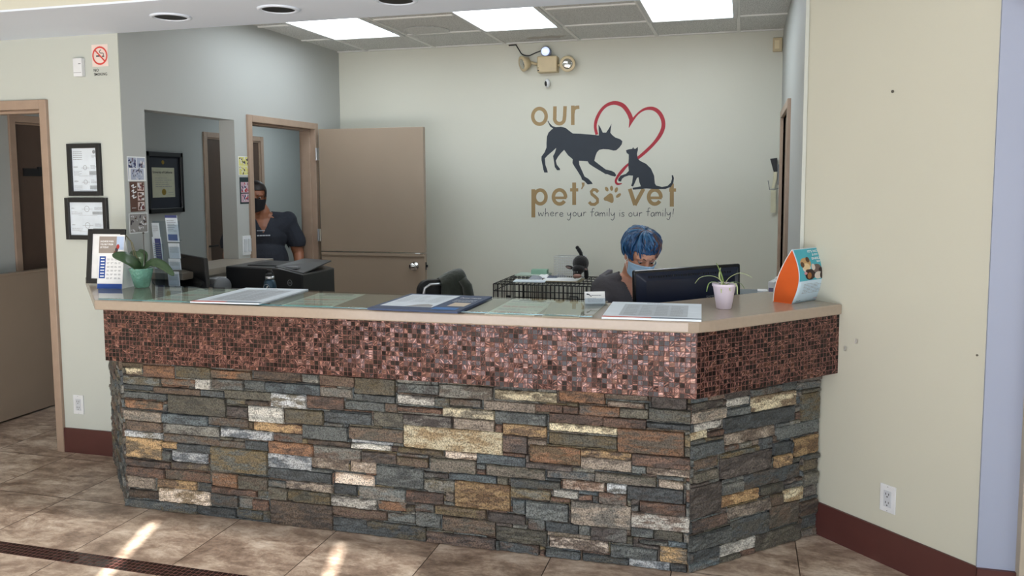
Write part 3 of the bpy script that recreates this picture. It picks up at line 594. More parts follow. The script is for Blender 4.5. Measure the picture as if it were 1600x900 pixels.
# ------------------------------------------------------------------ ceiling fittings
def diffuser_mat():
    mt = bpy.data.materials.new('lit_acrylic_diffuser'); t = NT(mt); tc = t.n('ShaderNodeTexCoord')
    w = t.n('ShaderNodeTexWave', bands_direction='X'); w.inputs['Scale'].default_value = 1.05; w.inputs['Distortion'].default_value = .2; w.inputs['Phase Offset'].default_value = 1.2
    t.l(tc.outputs['Object'], w.inputs['Vector'])
    c = t.ramp(w.outputs[0], [(0, (.60, .72, .80, 1)), (.5, (.86, .93, 1, 1)), (1, (.92, .96, 1, 1))])
    t.l(c, t.b.inputs['Emission Color']); t.b.inputs['Emission Strength'].default_value = LAMP; t.b.inputs['Base Color'].default_value = (.8, .8, .8, 1); return mt
LAMP = 5.4
M_diff = diffuser_mat()
for i, (x, lab) in enumerate(((-3.1 + .61 * .5 + 0, 'lit square-lens ceiling troffer nearest the left wall'), (-1.27 - .305, 'lit ceiling troffer in the middle of the office ceiling, ahead of the emergency light'), (-.05 - .305, 'lit ceiling troffer nearest the right wall'))):
    t = thing('ceiling_light', lab, 'ceiling light', (x, 5.365, 2.72), group='fluorescent troffers in the office ceiling')
    m = MB()
    for a, c in (((x - .3, 4.77, 2.7), (x - .27, 5.97, 2.719)), ((x + .27, 4.77, 2.7), (x + .3, 5.97, 2.719)), ((x - .27, 4.77, 2.7), (x + .27, 4.8, 2.719)), ((x - .27, 5.94, 2.7), (x + .27, 5.97, 2.719))): m.box(a, c)
    m.build('frame', mat('troffer_frame_white', (200, 202, 200), .5), t, bevel=.002)
    m = MB(); m.box((-.275, -.575, -.012), (.275, .575, -.006)); m.build('diffuser', M_diff, t, world=False)
for i, (px, py, lab) in enumerate(((267, 26, 'round recessed can light in the soffit, leftmost of three'), (435, 14, 'round recessed can light in the soffit, middle of three'), (619, 0, 'round recessed can light in the soffit at the top edge, rightmost of three'))):
    c = onz(px, py, 2.4355); z = 2.4355
    t = thing('recessed_can_light', lab, 'recessed light', (c.x, c.y, z), group='unlit can lights in the soffit')
    m = MB(); n = 36
    rings = [m.add([(r * math.cos(k * 2 * math.pi / n), r * math.sin(k * 2 * math.pi / n), h) for k in range(n)]) for r, h in ((.1, 0), (.099, -.006), (.082, -.008), (.078, -.002))]
    for a, b in zip(rings, rings[1:]):
        for k in range(n): m.face([a + k, a + (k + 1) % n, b + (k + 1) % n, b + k])
    m.build('trim_ring', M_white, t, world=False, smooth=True)
    m = MB(); m.lathe([(.079, -.0025), (.079, -.001)], (0, 0, 0)); m.build('opening', M_dark, t, world=False)
c = onz(667, 47, 2.72)
t = thing('ceiling_speaker', 'round flush ceiling speaker grille between the left and middle ceiling lights', 'ceiling speaker', (c.x, c.y, 2.72))
m = MB(); m.lathe([(.15, -.004), (.165, -.006), (.172, 0)], (0, 0, -.002), seg=48); m.build('grille', M_tile, t, world=False)
m = MB(); n = 48
for a, b_ in ((.166, .174),):
    r1 = m.add([(a * math.cos(k * 2 * math.pi / n), a * math.sin(k * 2 * math.pi / n), -.009) for k in range(n)]); r2 = m.add([(b_ * math.cos(k * 2 * math.pi / n), b_ * math.sin(k * 2 * math.pi / n), -.006) for k in range(n)])
    for k in range(n): m.face([r1 + k, r1 + (k + 1) % n, r2 + (k + 1) % n, r2 + k])
m.build('rim', mat('troffer_frame_white', (0, 0, 0)), t, world=False)
c = onz(853, 58, 2.72)
m = MB(); rr = random.Random(4)
m.extrude([(c.x + (.15 + rr.uniform(-.03, .03)) * math.cos(k * .3142), c.y + (.055 + rr.uniform(-.02, .02)) * math.sin(k * .3142), 2.7195) for k in range(20)], (0, 0, -.0012))
o = m.build('ceiling_stain', mat('brown_water_stain', (180, 176, 166), .95)); tag(o, 'faint brown water stain on the ceiling tile behind the middle ceiling light', 'ceiling stain')

# ------------------------------------------------------------------ back wall fittings
YB = 6.6
t = thing('emergency_light', 'beige twin-head emergency light high on the back wall', 'emergency light', (-1.53, YB, 2.52))
a, c = ony(839, 88, YB - .09), ony(868, 112, YB - .09)
m = MB(); m.box((a.x, YB - .09, c.z), (c.x + .01, YB, a.z)); body = m.build('housing', M_beige, t, bevel=.008)
m = MB(); p = ony(841, 110, YB - .092); m.lathe([(.006, 0), (.006, .004)], (p.x, YB - .09, p.z), (0, -1, 0), seg=12); m.build('test_button', M_dark, body); m = MB(); p = ony(841, 106, YB - .092); m.lathe([(.003, 0), (.003, .004)], (p.x, YB - .09, p.z), (0, -1, 0), seg=12); m.build('indicator', M_dark, body)
for px, py, ax in ((820, 99, V(-.75, -.62, -.28)), (887, 100, V(.12, -1, -.06))):
    c = ony(px, py, YB - .07); ax = ax.normalized()
    m = MB(); m.lathe([(.018, -.045), (.04, -.035), (.056, 0), (.062, .012), (.062, .024), (.054, .026)], c, ax); h = m.build('lamp_head', M_beige, t, smooth=True)
    m = MB(); m.lathe([(.052, .022), (.03, .03), (.0, .032)], c, ax); m.build('lens', mat('lamp_lens_silver', (190, 188, 180), .1, metal=.8), h, smooth=True)
    m = MB(); e = V(a.x - .01 if px < 850 else ony(868, 100, YB - .05).x + .012, YB - .05, c.z - .01); m.tube([e, (e + c) / 2 + V(0, 0, .01), c - ax * .04], .011); m.build('arm', M_beige, t, smooth=True)
c = ony(852, 80, YB - .09)
t = thing('round_camera', 'small round white device with a glowing face on top of the emergency light', 'device', (c.x, YB - .05, c.z - .038))
m = MB(); m.lathe([(.036, 0), (.04, .01), (.04, .05), (.036, .056)], (c.x, YB - .03, c.z), (0, -1, 0)); m.build('body', mat('blue_grey_plastic', (120, 130, 160), .4), t, smooth=True)
m = MB(); m.lathe([(.034, .0565), (.034, .059)], (c.x, YB - .03, c.z), (0, -1, 0)); m.build('face', mat('glowing_face', (205, 218, 250), .4, emis=.5), t)
m = MB(); m.box((c.x - .014, YB - .093, c.z - .008), (c.x + .014, YB - .089, c.z + .012)); m.build('sensor_window', mat('lit_window', (240, 245, 255), .4, emis=1.0), t)
m = MB(); P = [ony(x, y, YB - .02) for x, y in ((806, 70), (811, 78), (816, 85), (826, 87), (836, 83), (846, 79))]
m.tube([tuple(p) for p in smoothpts([tuple(p) for p in P])], .0045); m.tube([ony(795, 71, YB - .01), ony(807, 70, YB - .01)], .005)
tag(m.build('power_cable', M_black, smooth=True), 'black cable drooping from the ceiling to the round glowing device', 'cable')
c = ony(855, 130, YB - .05)
t = thing('security_camera', 'small white security camera with black lens on the wall below the emergency light', 'security camera', (c.x, YB, c.z))
m = MB(); m.ell((c.x, YB - .045, c.z), ((.022, 0, 0), (0, .03, 0), (0, 0, .035))); m.build('body', M_wht, t, smooth=True)
m = MB(); m.ell((c.x - .006, YB - .064, c.z - .004), ((.013, 0, 0), (0, .014, 0), (0, 0, .022))); m.build('lens', M_dark, t, smooth=True)
m = MB(); m.tube([(c.x + .004, YB, c.z + .005), (c.x, YB - .03, c.z)], .01); m.build('bracket', M_grey, t)
a, c = ony(1208, 59, YB - .03), ony(1222, 80, YB - .03)
t = thing('wall_sensor', 'beige sensor box in the top right corner of the back wall', 'sensor', (a.x, YB, c.z))
m = MB(); m.box((a.x, YB - .035, c.z), (min(c.x, .268), YB, a.z)); m.build('housing', M_beige, t, bevel=.004)
m = MB(); m.box((a.x + .012, YB - .038, c.z + .02), (a.x + .045, YB - .034, a.z - .02)); m.build('window', mat('cream_lens', (228, 212, 175), .4), t)

# painted logo on the back wall
LG = lambda x, y: (lambda p: (p.x, p.z))(ony(780 + x / 4.09, 140 + y / 4.09, YB - .002))
M_navy = mat('dark_slate_wall_paint', (40, 48, 58), .6); M_gold = mat('bronze_gold_wall_paint', (156, 130, 88), .55); M_red = mat('crimson_wall_paint', (164, 26, 44), .5)
logo = thing('wall_logo', 'painted clinic logo with dog, cat, red heart and gold lettering on the back wall', 'painted logo', (-1.08, YB, 1.3))
KW = .00127
def newflat(): f = Flat((0, YB, 0), (1, 0, 0), (0, 0, 1)); f.lay = .0015; return f
def LS(pts, w=0): return [LG(p[0], p[1]) + ((p[2] if len(p) > 2 else w) * KW,) for p in pts]
f = newflat(); f.lay = .0012
f.stroke(LS([(624, 288, 18), (614, 240, 18), (622, 190, 20), (650, 135, 19), (690, 98, 20), (740, 85, 24), (790, 102, 26), (825, 145, 26), (842, 185, 26), (840, 205, 18), (829, 242, 3)]), 0, M_red)
f.stroke(LS([(829, 243, 4), (846, 205, 14), (885, 155, 12), (930, 125, 16), (980, 121, 22), (1020, 145, 24), (1045, 190, 24), (1048, 240, 24), (1028, 290, 24), (990, 342, 20), (940, 392, 20), (885, 438, 18), (820, 482, 15), (785, 520, 20), (758, 555, 16), (745, 585, 14), (756, 603, 14), (784, 600, 6)]), 0, M_red)
f.done('heart', logo)
dog = [(312, 198), (322, 215), (340, 233), (362, 240), (395, 237), (425, 245), (450, 265), (470, 280), (520, 282), (590, 288), (636, 293), (637, 275), (634, 222), (648, 245), (662, 275), (683, 275), (700, 250), (718, 218), (713, 250), (710, 275), (722, 290), (740, 305), (775, 318), (787, 330), (783, 350), (768, 370), (748, 388), (730, 390), (700, 382), (665, 380), (640, 385), (625, 400), (615, 425), (608, 455), (640, 480), (680, 510), (720, 520), (738, 530), (748, 548), (740, 556), (715, 550), (690, 540), (680, 540), (650, 522), (600, 492), (575, 475), (565, 458), (510, 455), (512, 480), (530, 520), (545, 555), (570, 570), (590, 590), (598, 603), (565, 606), (545, 585), (528, 575), (524, 560), (500, 520), (480, 490), (468, 470), (470, 445), (440, 420), (415, 385), (395, 405), (375, 430), (362, 455), (368, 480), (388, 505), (388, 515), (370, 515), (355, 495), (350, 460), (344, 425), (355, 405), (365, 372), (340, 395), (310, 420), (292, 440), (295, 480), (308, 518), (310, 530), (288, 530), (282, 510), (270, 450), (270, 428), (290, 400), (302, 370), (302, 340), (305, 300), (315, 275), (335, 255), (345, 250), (325, 235), (308, 200)]
f = newflat(); f.lay = .0018; f.poly([LG(*p) for p in dog], M_navy); f.done('dog_silhouette', logo)
cat = [(810, 388), (825, 382), (850, 378), (856, 367), (862, 378), (872, 378), (886, 366), (887, 385), (880, 410), (885, 440), (900, 455), (940, 475), (970, 505), (990, 550), (995, 600), (1003, 613), (1040, 622), (1075, 616), (1097, 595), (1104, 570), (1102, 548), (1110, 546), (1117, 565), (1113, 595), (1097, 622), (1062, 635), (1000, 636), (940, 632), (855, 640), (852, 628), (905, 618), (895, 590), (890, 560), (880, 565), (865, 600), (855, 620), (842, 615), (850, 595), (855, 550), (830, 548), (800, 558), (785, 570), (778, 588), (762, 585), (760, 572), (775, 550), (810, 538), (828, 520), (825, 480), (828, 440), (828, 415), (815, 405)]
f = newflat(); f.lay = .0018; f.poly([LG(*p) for p in cat], M_navy); f.done('cat_silhouette', logo)
def arc(cx, cy, rx, ry, a0, a1, n=20): return [(cx + rx * math.cos(R(a0 + (a1 - a0) * i / n)), cy - ry * math.sin(R(a0 + (a1 - a0) * i / n))) for i in range(n + 1)]
g = newflat(); g.lay = .0008; w = 23
def S(pts, w=w, closed=False): g.stroke(LS(pts, w), 0, M_gold, closed, 1)
def O_(cx, cy, rx, ry): S(arc(cx, cy, rx, ry, 0, 342, 24), closed=True)
O_(257, 171, 43, 50)
S([(356, 107), (355, 180)] + arc(385, 185, 31, 33, 180, 360, 14) + [(418, 170), (421, 106)])
S([(470, 226), (470, 102)]); S([(471, 155)] + arc(500, 140, 27, 27, 170, 88, 8) + [(512, 112)], 22)
g.done('lettering', logo); g = newflat(); g.lay = .0008
S([(218, 817), (218, 637)], 26); O_(262, 686, 37, 44)
def e_(cx): S([(cx - 38, 692), (cx + 45, 692)], 17); S(arc(cx, 686, 39, 45, -6, 200, 18) + arc(cx, 686, 39, 45, 200, 325, 14))
e_(385)
def t_(x): S([(x, 594), (x, 737)], 25); S([(x - 26, 641), (x + 26, 641)], 21)
t_(479)
g.poly([LG(*p) for p in ((526, 594), (546, 594), (545, 612), (528, 638), (523, 634), (530, 616))], M_gold)
S([(632, 655), (618, 641), (600, 639), (588, 652), (592, 668), (612, 684), (628, 700), (628, 720), (610, 734), (588, 733), (574, 718)], 20)
g.done('lettering', logo); g = newflat(); g.lay = .0008
S([(834, 634), (868, 738)], 24); S([(922, 634), (866, 738)], 24)
e_(994)
S([(1103, 600), (1103, 748)], 25); S([(1086, 642), (1130, 642)], 21)
g.done('lettering', logo); g = newflat(); g.lay = .0008
for cx, cy, rx, ry, ro in ((687, 636, 10, 16, .5), (718, 631, 10, 16, .05), (748, 641, 10, 17, -.35), (762, 677, 10, 19, -.9)):
    p = LG(cx, cy); g.disc(p[0], p[1], rx * KW, M_gold, ry * KW, ro)
g.poly(smoothpts([LG(*p) for p in ((705, 664), (722, 668), (730, 690), (730, 715), (720, 725), (704, 718), (688, 712), (672, 708), (668, 694), (682, 682))], 4, True), M_gold)
g.done('paw_print', logo)
GL = dict(w=(1.25, [[(0, 1), (.15, 0), (.45, .8), (.72, 0), (1, 1)]]), h=(.95, [[(.12, 2.1), (.05, 0)], [(.07, .6), (.4, 1), (.62, .7), (.66, 0)]]), e=(.95, [[(.1, .5), (.68, .6), (.5, 1), (.15, .8), (.1, .3), (.35, 0), (.78, .2)]]),
          r=(.8, [[(.1, 1), (.1, 0)], [(.1, .6), (.35, 1), (.6, .9)]]), y=(1, [[(0, 1), (.15, .35), (.5, .4), (.68, 1)], [(.68, 1), (.6, -.4), (.3, -.95), (0, -.6)]]), o=(1, [[(.4, 1), (.1, .6), (.2, .05), (.6, .1), (.7, .65), (.4, 1)]]),
          u=(1, [[(0, 1), (.05, .2), (.3, 0), (.6, .3), (.68, 1)], [(.68, 1), (.73, 0)]]), f=(.85, [[(.8, 1.95), (.5, 2.05), (.36, 1.5), (.3, 0)], [(0, 1.15), (.72, 1.2)]]), a=(.95, [[(.65, .9), (.3, 1), (.05, .5), (.25, 0), (.6, .4), (.66, .95), (.72, 0)]]),
          m=(1.25, [[(0, 1), (.05, 0)], [(.05, .6), (.3, 1), (.48, .7), (.48, 0)], [(.48, .6), (.75, 1), (.93, .7), (.97, 0)]]), i=(.42, [[(.12, 1), (.12, 0)], [(.12, 1.5), (.14, 1.62)]]), l=(.42, [[(.17, 2.1), (.1, 0)]]),
          s=(.8, [[(.58, .9), (.2, 1), (.15, .65), (.5, .4), (.45, .05), (0, .1)]]))
GL['!'] = (.4, [[(.3, 2), (.15, .5)], [(.1, .05), (.12, .14)]]); GL[' '] = (.55, [])
f = newflat(); f.lay = .0008; s_ = 'where your family is our family!'; tot = sum(GL[c][0] for c in s_); x = 0
for ch in s_:
    adv, st = GL[ch]
    if ch == ' ': f.done('tagline_word', logo); f = newflat(); f.lay = .0008
    for pl in st: f.stroke(LS([(250 + (x + p[0]) / tot * 868, 808 - p[1] * 25 + (3 if int(x) % 2 else 0)) for p in pl], 3.6), 0, M_navy)
    x += adv
f.done('tagline_word', logo)

# black bristled brush hanging by the right door
t = thing('hanging_brush', 'cream-handled brush with black bristles hung on the back wall beside the right door frame', 'brush', (.225, YB, 1.4))
def bp(x, y, Y=YB - .03): return ony(1190 + x / 7.5, 230 + y / 7.5, Y)
m = MB(); m.extrude([bp(100, 135), bp(182, 125), bp(186, 285), bp(142, 290)], (0, .02, 0)); m.build('bristles', M_black, t)
m = MB(); m.extrude([bp(142, 290), bp(184, 290), bp(182, 360), bp(160, 430), bp(150, 480), bp(118, 480), bp(135, 400)], (0, .018, 0)); m.build('handle', mat('cream_plastic', (216, 210, 180), .5), t, bevel=.002)
m = MB(); m.extrude([bp(108, 500), bp(166, 500), bp(166, 768), bp(104, 768)], (0, .012, 0)); m.build('paper_sleeve', mat('cream_card', (208, 204, 176), .6), t)
m = MB(); m.tube([bp(75, 390), bp(95, 500), bp(150, 500), bp(200, 480)], .0025); m.tube([bp(195, 200), bp(196, 440)], .006); m.build('wire_hook', M_grey, t)

# ------------------------------------------------------------------ left walls
YF = 3.95
def outlet(lab, O, U, w=.072, h=.115):
    U = Vector(U).normalized(); f = Flat(O, U, (0, 0, 1)); N = f.N
    t = thing('power_outlet', lab, 'power outlet', O)
    m = MB(); m.obox(f.O + N * .003, U * w / 2, V(0, 0, h / 2), N * .003); m.build('cover_plate', M_wht, t, bevel=.002)
    m = MB(); m.obox(f.O + N * .0065, U * w * .24, V(0, 0, h * .3), N * .0015); s = m.build('socket', mat('socket_white', (200, 205, 210), .4), t)
    f.O = f.O + N * .008
    for z in (-.018, .018):
        f = Flat(f.O, U, (0, 0, 1)); f.lay = .0006
        for x in (-.007, .007): f.rect(x - .0015, z - .002, x + .0015, z + .007, M_dark)
        f.disc(0, z - .009, .003, M_dark, seg=10); f.done('receptacle', s)
    for z in (h * .44, -h * .44): f = Flat(Vector(O) + N * .0062, U, (0, 0, 1)); f.disc(0, z, .002, M_grey, seg=8); f.done('screw', t)
    return t
PD, DD = V(.353, 3.873, 0), V(q2, -q2, 0)
c = ony(123.5, 632, YF); outlet('white power outlet on the narrow cream wall left of the counter', (c.x, YF, c.z), (1, 0, 0))
c = onpl(1388, 779, (.271, 3.957), DD); outlet('white power outlet on the angled cream wall right of the counter', tuple(c), DD)
a, c = ony(119, 92, YF), ony(134, 120, YF)
t = thing('thermostat', 'white wall box beside the no smoking sign', 'thermostat', (a.x, YF, c.z))
m = MB(); m.box((a.x, YF - .028, c.z), (c.x, YF, a.z)); m.build('case', M_wht, t, bevel=.004)
m = MB(); m.box((c.x - .02, YF - .03, a.z - .035), (c.x - .006, YF - .027, a.z - .031)); m.build('indicator', M_grey, t); m = MB(); m.box((a.x + .004, YF - .029, c.z + .02), (c.x - .004, YF - .0275, c.z + .022)); m.build('slot', M_grey, t)
a, c = ony(143, 70, YF), ony(171, 118, YF); w = c.x - a.x; h = a.z - c.z
f = Flat((a.x, YF - .002, c.z), (1, 0, 0), (0, 0, 1)); t = thing('no_smoking_sign', 'no smoking sign with red circle on the cream wall above the certificates', 'sign', (a.x, YF, c.z))
m = MB(); m.box((a.x, YF - .002, c.z + h * .29), (c.x, YF, a.z)); m.build('backing', mat('sign_face', (214, 212, 205), .4), t)
R_ = mat('sign_red', (214, 70, 60), .5)
cx, cy, r = w * .5, h * .64, w * .42
f.rect(.002, h * .29 + .002, w - .002, h - .002, mat('sign_pinkish', (232, 214, 206), .5)); f.lay = .001
f.rect(cx - r * .55, cy - r * .12, cx - r * .02, cy + r * .04, M_ink)
f.stroke([(cx + r * .45, cy - r * .1), (cx + r * .5, cy + r * .25), (cx + r * .1, cy + r * .3), (cx - r * .05, cy + r * .5), (cx + r * .2, cy + r * .7)], .004, M_ink); f.stroke([(cx + r * .62, cy - r * .1), (cx + r * .3, cy - r * .1)], .006, M_ink, sm=1)
f.lay = .0014; f.stroke([(cx + r * math.cos(k * .2618), cy + r * math.sin(k * .2618)) for k in range(24)], .009, R_, closed=True, sm=1); f.stroke([(cx - r * .7, cy + r * .7), (cx + r * .7, cy - r * .7)], .008, R_, sm=1)
f.O.y = YF - .0002; f.lay = .001; f.text('NO', .008, h * .14, h * .09, M_ink, bold=.01); f.text('SMOKING', .008, h * .01, h * .09, M_ink, w=w * .8, bold=.01)
f.done('print', t)
def picture(lab, x0, y0, x1, y1, fw_, kind, P=None, cat='framed certificate'):
    a, c = ony(x0, y0, YF), ony(x1, y1, YF); w, h = c.x - a.x, a.z - c.z
    t = thing('framed_certificate', lab, cat, (a.x, YF, c.z)); m = MB(); Y0, Y1 = YF - .02, YF
    for q in (((a.x, Y0, c.z), (a.x + fw_, Y1, a.z)), ((c.x - fw_, Y0, c.z), (c.x, Y1, a.z)), ((a.x + fw_, Y0, c.z), (c.x - fw_, Y1, c.z + fw_)), ((a.x + fw_, Y0, a.z - fw_), (c.x - fw_, Y1, a.z))): m.box(*q)
    m.build('frame', M_blackm, t, bevel=.002)
    f = Flat((a.x + fw_, YF - .006, c.z + fw_), (1, 0, 0), (0, 0, 1)); W_, H_ = w - 2 * fw_, h - 2 * fw_; f.slab(0, 0, W_, H_, .003, M_paperb)
    n = 3 if kind else 2
    for k in range(n):
        y = H_ * (1 - (k + .5) / n)
        if kind and k == 0:
            f.lines(W_ * .04, y - H_ * .1, W_ * .4, y + H_ * .12, 5, M_inkg, seed=k); f.disc(W_ * .87, y + H_ * .08, W_ * .06, M_inkg); f.lines(W_ * .78, y - .05 * H_, W_ * .95, y + .02 * H_, 3, M_inkg, seed=9); continue
        f.text('USDA', W_ * .04, y + H_ * .05, H_ * .035, M_inkg, bold=.02)
        f.stroke([(W_ * .5 + W_ * .07 * math.cos(j * .5236), y + H_ * .05 + W_ * .07 * math.sin(j * .5236)) for j in range(12)], .0025, M_inkg, closed=True, sm=1)
        f.rect(W_ * .35, y + H_ * .04, W_ * .67, y + H_ * .047, M_inkg); f.lines(W_ * .72, y + H_ * .03, W_ * .95, y + H_ * .12, 3, M_inkg, seed=k + 2)
        f.rect(W_ * .66, y - H_ * .12, W_ * .96, y - H_ * .03, mat('pale_grey_ink', (176, 184, 190), .6)); f.lines(W_ * .66, y - H_ * .12, W_ * .96, y - H_ * .03, 4, M_inkg, .3, seed=k + 5)
        f.lines(W_ * .04, y - H_ * .12, W_ * .36, y - H_ * .01, 4, M_inkg, .25, seed=k + 4); f.rect(W_ * .25, y - H_ * .145, W_ * .8, y - H_ * .14, M_inkg)
    f.done('certificate', t)
picture('upright black-framed certificate on the cream wall, above the other certificate', 107, 225, 162, 306, .026, 1)
picture('squarish black-framed certificate on the cream wall, just above the desk calendar', 104, 309, 172, 375, .026, 0)

# photo sheets taped on the narrow walls by the openings
def wallsheet(name, lab, px, X, cols, fn=None, group=None):
    a, c = onx(px[0], px[1], X), onx(px[2], px[3], X); w = abs(c.y - a.y); h = a.z - c.z
    f = Flat((X + .0015, a.y, c.z), (0, 1, 0), (0, 0, 1)); t = thing(name, lab, 'photo sheet', (X, a.y, c.z), group=group)
    s = Flat((X + .0015, a.y, c.z), (0, 1, 0), (0, 0, 1)); s.slab(0, 0, w, h, .0014, cols[0]); s.done('sheet', t)
    rr = random.Random(int(px[1]))
    for (u0, v0, u1, v1, pal) in fn:
        f.lay = .0007; f.rect(u0 * w, v0 * h, u1 * w, v1 * h, pal[0])
        for k in range(26):
            f.lay = .0009 + k * .00001; cu, cv = rr.uniform(u0 + .05, u1 - .05), rr.uniform(v0 + .05, v1 - .05); q = rr.uniform(.03, .09)
            f.disc(min(max(cu, u0 + q), u1 - q) * w, min(max(cv, v0 + q * .6), v1 - q * .6) * h, q * w, pal[1 + rr.randrange(len(pal) - 1)], q * h * .6, rr.uniform(0, 3), seg=7)
    f.done('photos', t); return t, f, w, h
pc = lambda n, c: mat(n, c, .6, spec=.25)
P1 = (pc('photo_pale_blue', (170, 178, 196)), pc('photo_navy', (52, 58, 96)), pc('photo_dark', (66, 60, 66)), pc('photo_white', (214, 212, 214)), pc('photo_mauve', (120, 108, 124)))
P2 = (pc('photo_blush', (206, 186, 176)), pc('photo_maroon', (104, 52, 56)), pc('photo_white', (0,) * 3), pc('photo_brown', (92, 66, 56)))
P3 = (pc('photo_grey', (150, 146, 142)), pc('photo_dark', (0,) * 3), pc('photo_brown', (0,) * 3), pc('photo_white', (0,) * 3))
P4 = (pc('photo_lemon', (210, 206, 128)), pc('photo_dark', (0,) * 3), pc('photo_white', (0,) * 3), pc('photo_lemon', (0,) * 3))
P5 = (pc('photo_rose', (190, 160, 170)), pc('photo_navy', (0,) * 3), pc('photo_red', (170, 50, 56)), pc('photo_white', (0,) * 3))
wallsheet('photo_sheet', 'white sheet with three blue-toned pet photos, topmost of the sheets left of the wall opening', (198, 244, 228, 283), XL, [M_paper], [(.03, .08, .48, .95, P1), (.52, .05, .97, .95, P1)])
wallsheet('photo_sheet', 'single blue-toned pet photo on white paper, second from the top left of the wall opening', (201, 282, 226, 283 - 283 + 282), XL, [M_paper], []) if False else None
wallsheet('photo_sheet', 'small blue-grey pet photo directly above the brown collage sheet left of the wall opening', (201, 262, 227, 282), XL + .002, [M_paper], [(.1, .06, .9, .94, P1)])
tt, f, w, h = wallsheet('photo_collage', 'brown collage sheet with white script and a column of photos left of the wall opening', (202, 284, 227, 330), XL, [pc('collage_brown', (92, 66, 56))], [(.5, .7, .95, .97, P2), (.5, .37, .95, .65, P2), (.5, .04, .95, .32, P2)])
f2 = Flat(f.O, f.U, f.W); f2.lay = .0009
for k in range(3): f2.stroke([(w * .1, h * (.85 - .17 * k)), (w * .25, h * (.9 - .17 * k)), (w * .2, h * (.8 - .17 * k)), (w * .42, h * (.84 - .17 * k))], .006, M_paper)
f2.done('script', tt); f2 = Flat(f.O, f.U, f.W); f2.lay = .0009; f2.lines(w * .08, h * .12, w * .42, h * .16, 1, M_paper); f2.done('caption', tt)
wallsheet('photo_sheet', 'grey group photo sheet, lowest of those left of the wall opening', (201, 334, 231, 363), XL, [M_paper], [(.03, .05, .97, .97, P3)])
wallsheet('photo_sheet', 'yellow photo collage on the strip of wall between the opening and the office door', (372, 244, 389, 274), XL, [M_paper], [(.03, .5, .97, .97, P4), (.03, .03, .97, .48, P4)])
wallsheet('photo_sheet', 'dark-bordered photo collage below the yellow one, left of the office door', (374, 277, 390, 318), XL, [pc('photo_dark_green', (36, 52, 54))], [(.1, .42, .9, .82, P5), (.1, .06, .9, .38, P5)])
# double switch
a, c = onx(378, 369, XL), onx(394, 397, XL)
t = thing('light_switch', 'white double light switch left of the office door frame', 'light switch', (XL, a.y, c.z))
m = MB(); m.box((XL, a.y, c.z), (XL + .006, c.y, a.z)); m.build('plate', M_wht, t, bevel=.002)
for k in (0, 1): m = MB(); y = a.y + (c.y - a.y) * (.12 + .44 * k); m.box((XL + .005, y, c.z + .022), (XL + .011, y + (c.y - a.y) * .32, a.z - .022)); m.build('rocker', mat('socket_white', (0,) * 3), t, bevel=.001)

# framed diploma on the corridor wall
a, c = onx(224, 236, -4.9), onx(285, 331, -4.9); w, h = c.y - a.y, a.z - c.z
t = thing('framed_diploma', 'diploma in a wide dark navy mat and black frame, seen through the wall opening', 'framed diploma', (-4.9, a.y, c.z))
m = MB(); fw_ = .035
for q in (((-4.9, a.y, c.z), (-4.87, a.y + fw_, a.z)), ((-4.9, c.y - fw_, c.z), (-4.87, c.y, a.z)), ((-4.9, a.y, c.z), (-4.87, c.y, c.z + fw_ * 1.2)), ((-4.9, a.y, a.z - fw_ * 1.2), (-4.87, c.y, a.z))): m.box(*q)
m.build('frame', M_blackm, t, bevel=.004)
f = Flat((-4.888, a.y + fw_, c.z + fw_), (0, 1, 0), (0, 0, 1)); W_, H_ = w - 2 * fw_, h - 2 * fw_
f.slab(0, 0, W_, H_, .004, mat('navy_mat_board', (34, 40, 52), .6)); f.done('mat_board', t)
f = Flat((-4.887, a.y + fw_, c.z + fw_), (0, 1, 0), (0, 0, 1)); f.rect(W_ * .1, H_ * .22, W_ * .82, H_ * .78, pc('parchment', (206, 208, 184))); f.lay = .0012
f.text('University of California', W_ * .13, H_ * .66, H_ * .055, M_ink, w=W_ * .62, bold=.01); f.lines(W_ * .2, H_ * .42, W_ * .72, H_ * .62, 5, M_inkg, .18, 3)
f.disc(W_ * .46, H_ * .32, W_ * .07, pc('gold_seal', (150, 128, 50))); f.lines(W_ * .6, H_ * .26, W_ * .78, H_ * .36, 2, M_inkg, .15, 8); f.disc(W_ * .46, H_ * .88, W_ * .045, pc('gold_seal', (0,) * 3)); f.done('diploma_print', t)

# marks on the angled wall
def dpt(px, py): return onpl(px, py, (.271, 3.957), DD)
ND = V(-q2, -q2, 0)
for i, (px, py, r, lab) in enumerate(((1395, 143, .006, 'small grey screw anchor high on the angled cream wall'), (1527, 555, .004, 'tiny nail hole near the right edge of the angled cream wall'))):
    c = dpt(px, py); m = MB(); m.lathe([(r, 0), (r, .003), (r * .5, .003), (r * .4, .001)], c, ND, seg=12); tag(m.build('wall_screw', mat('dull_zinc', (110, 108, 100), .4, metal=.6)), lab, 'screw')
for px, py, lab in ((1321, 544, 'left scrap of clear tape on the angled wall beside the counter end'), (1338, 533, 'right scrap of clear tape on the angled wall beside the counter end')):
    c = dpt(px, py); f = Flat(c, DD, (0, 0, 1)); f.slab(-.009, -.013, .009, .01, .0008, pc('clear_tape', (224, 222, 212))); f.O += f.N * .0002; f.stroke([(-.006, -.01), (.002, .0), (-.003, .007)], .002, M_paper)
    tag(f.done('tape_scrap'), lab, 'tape')

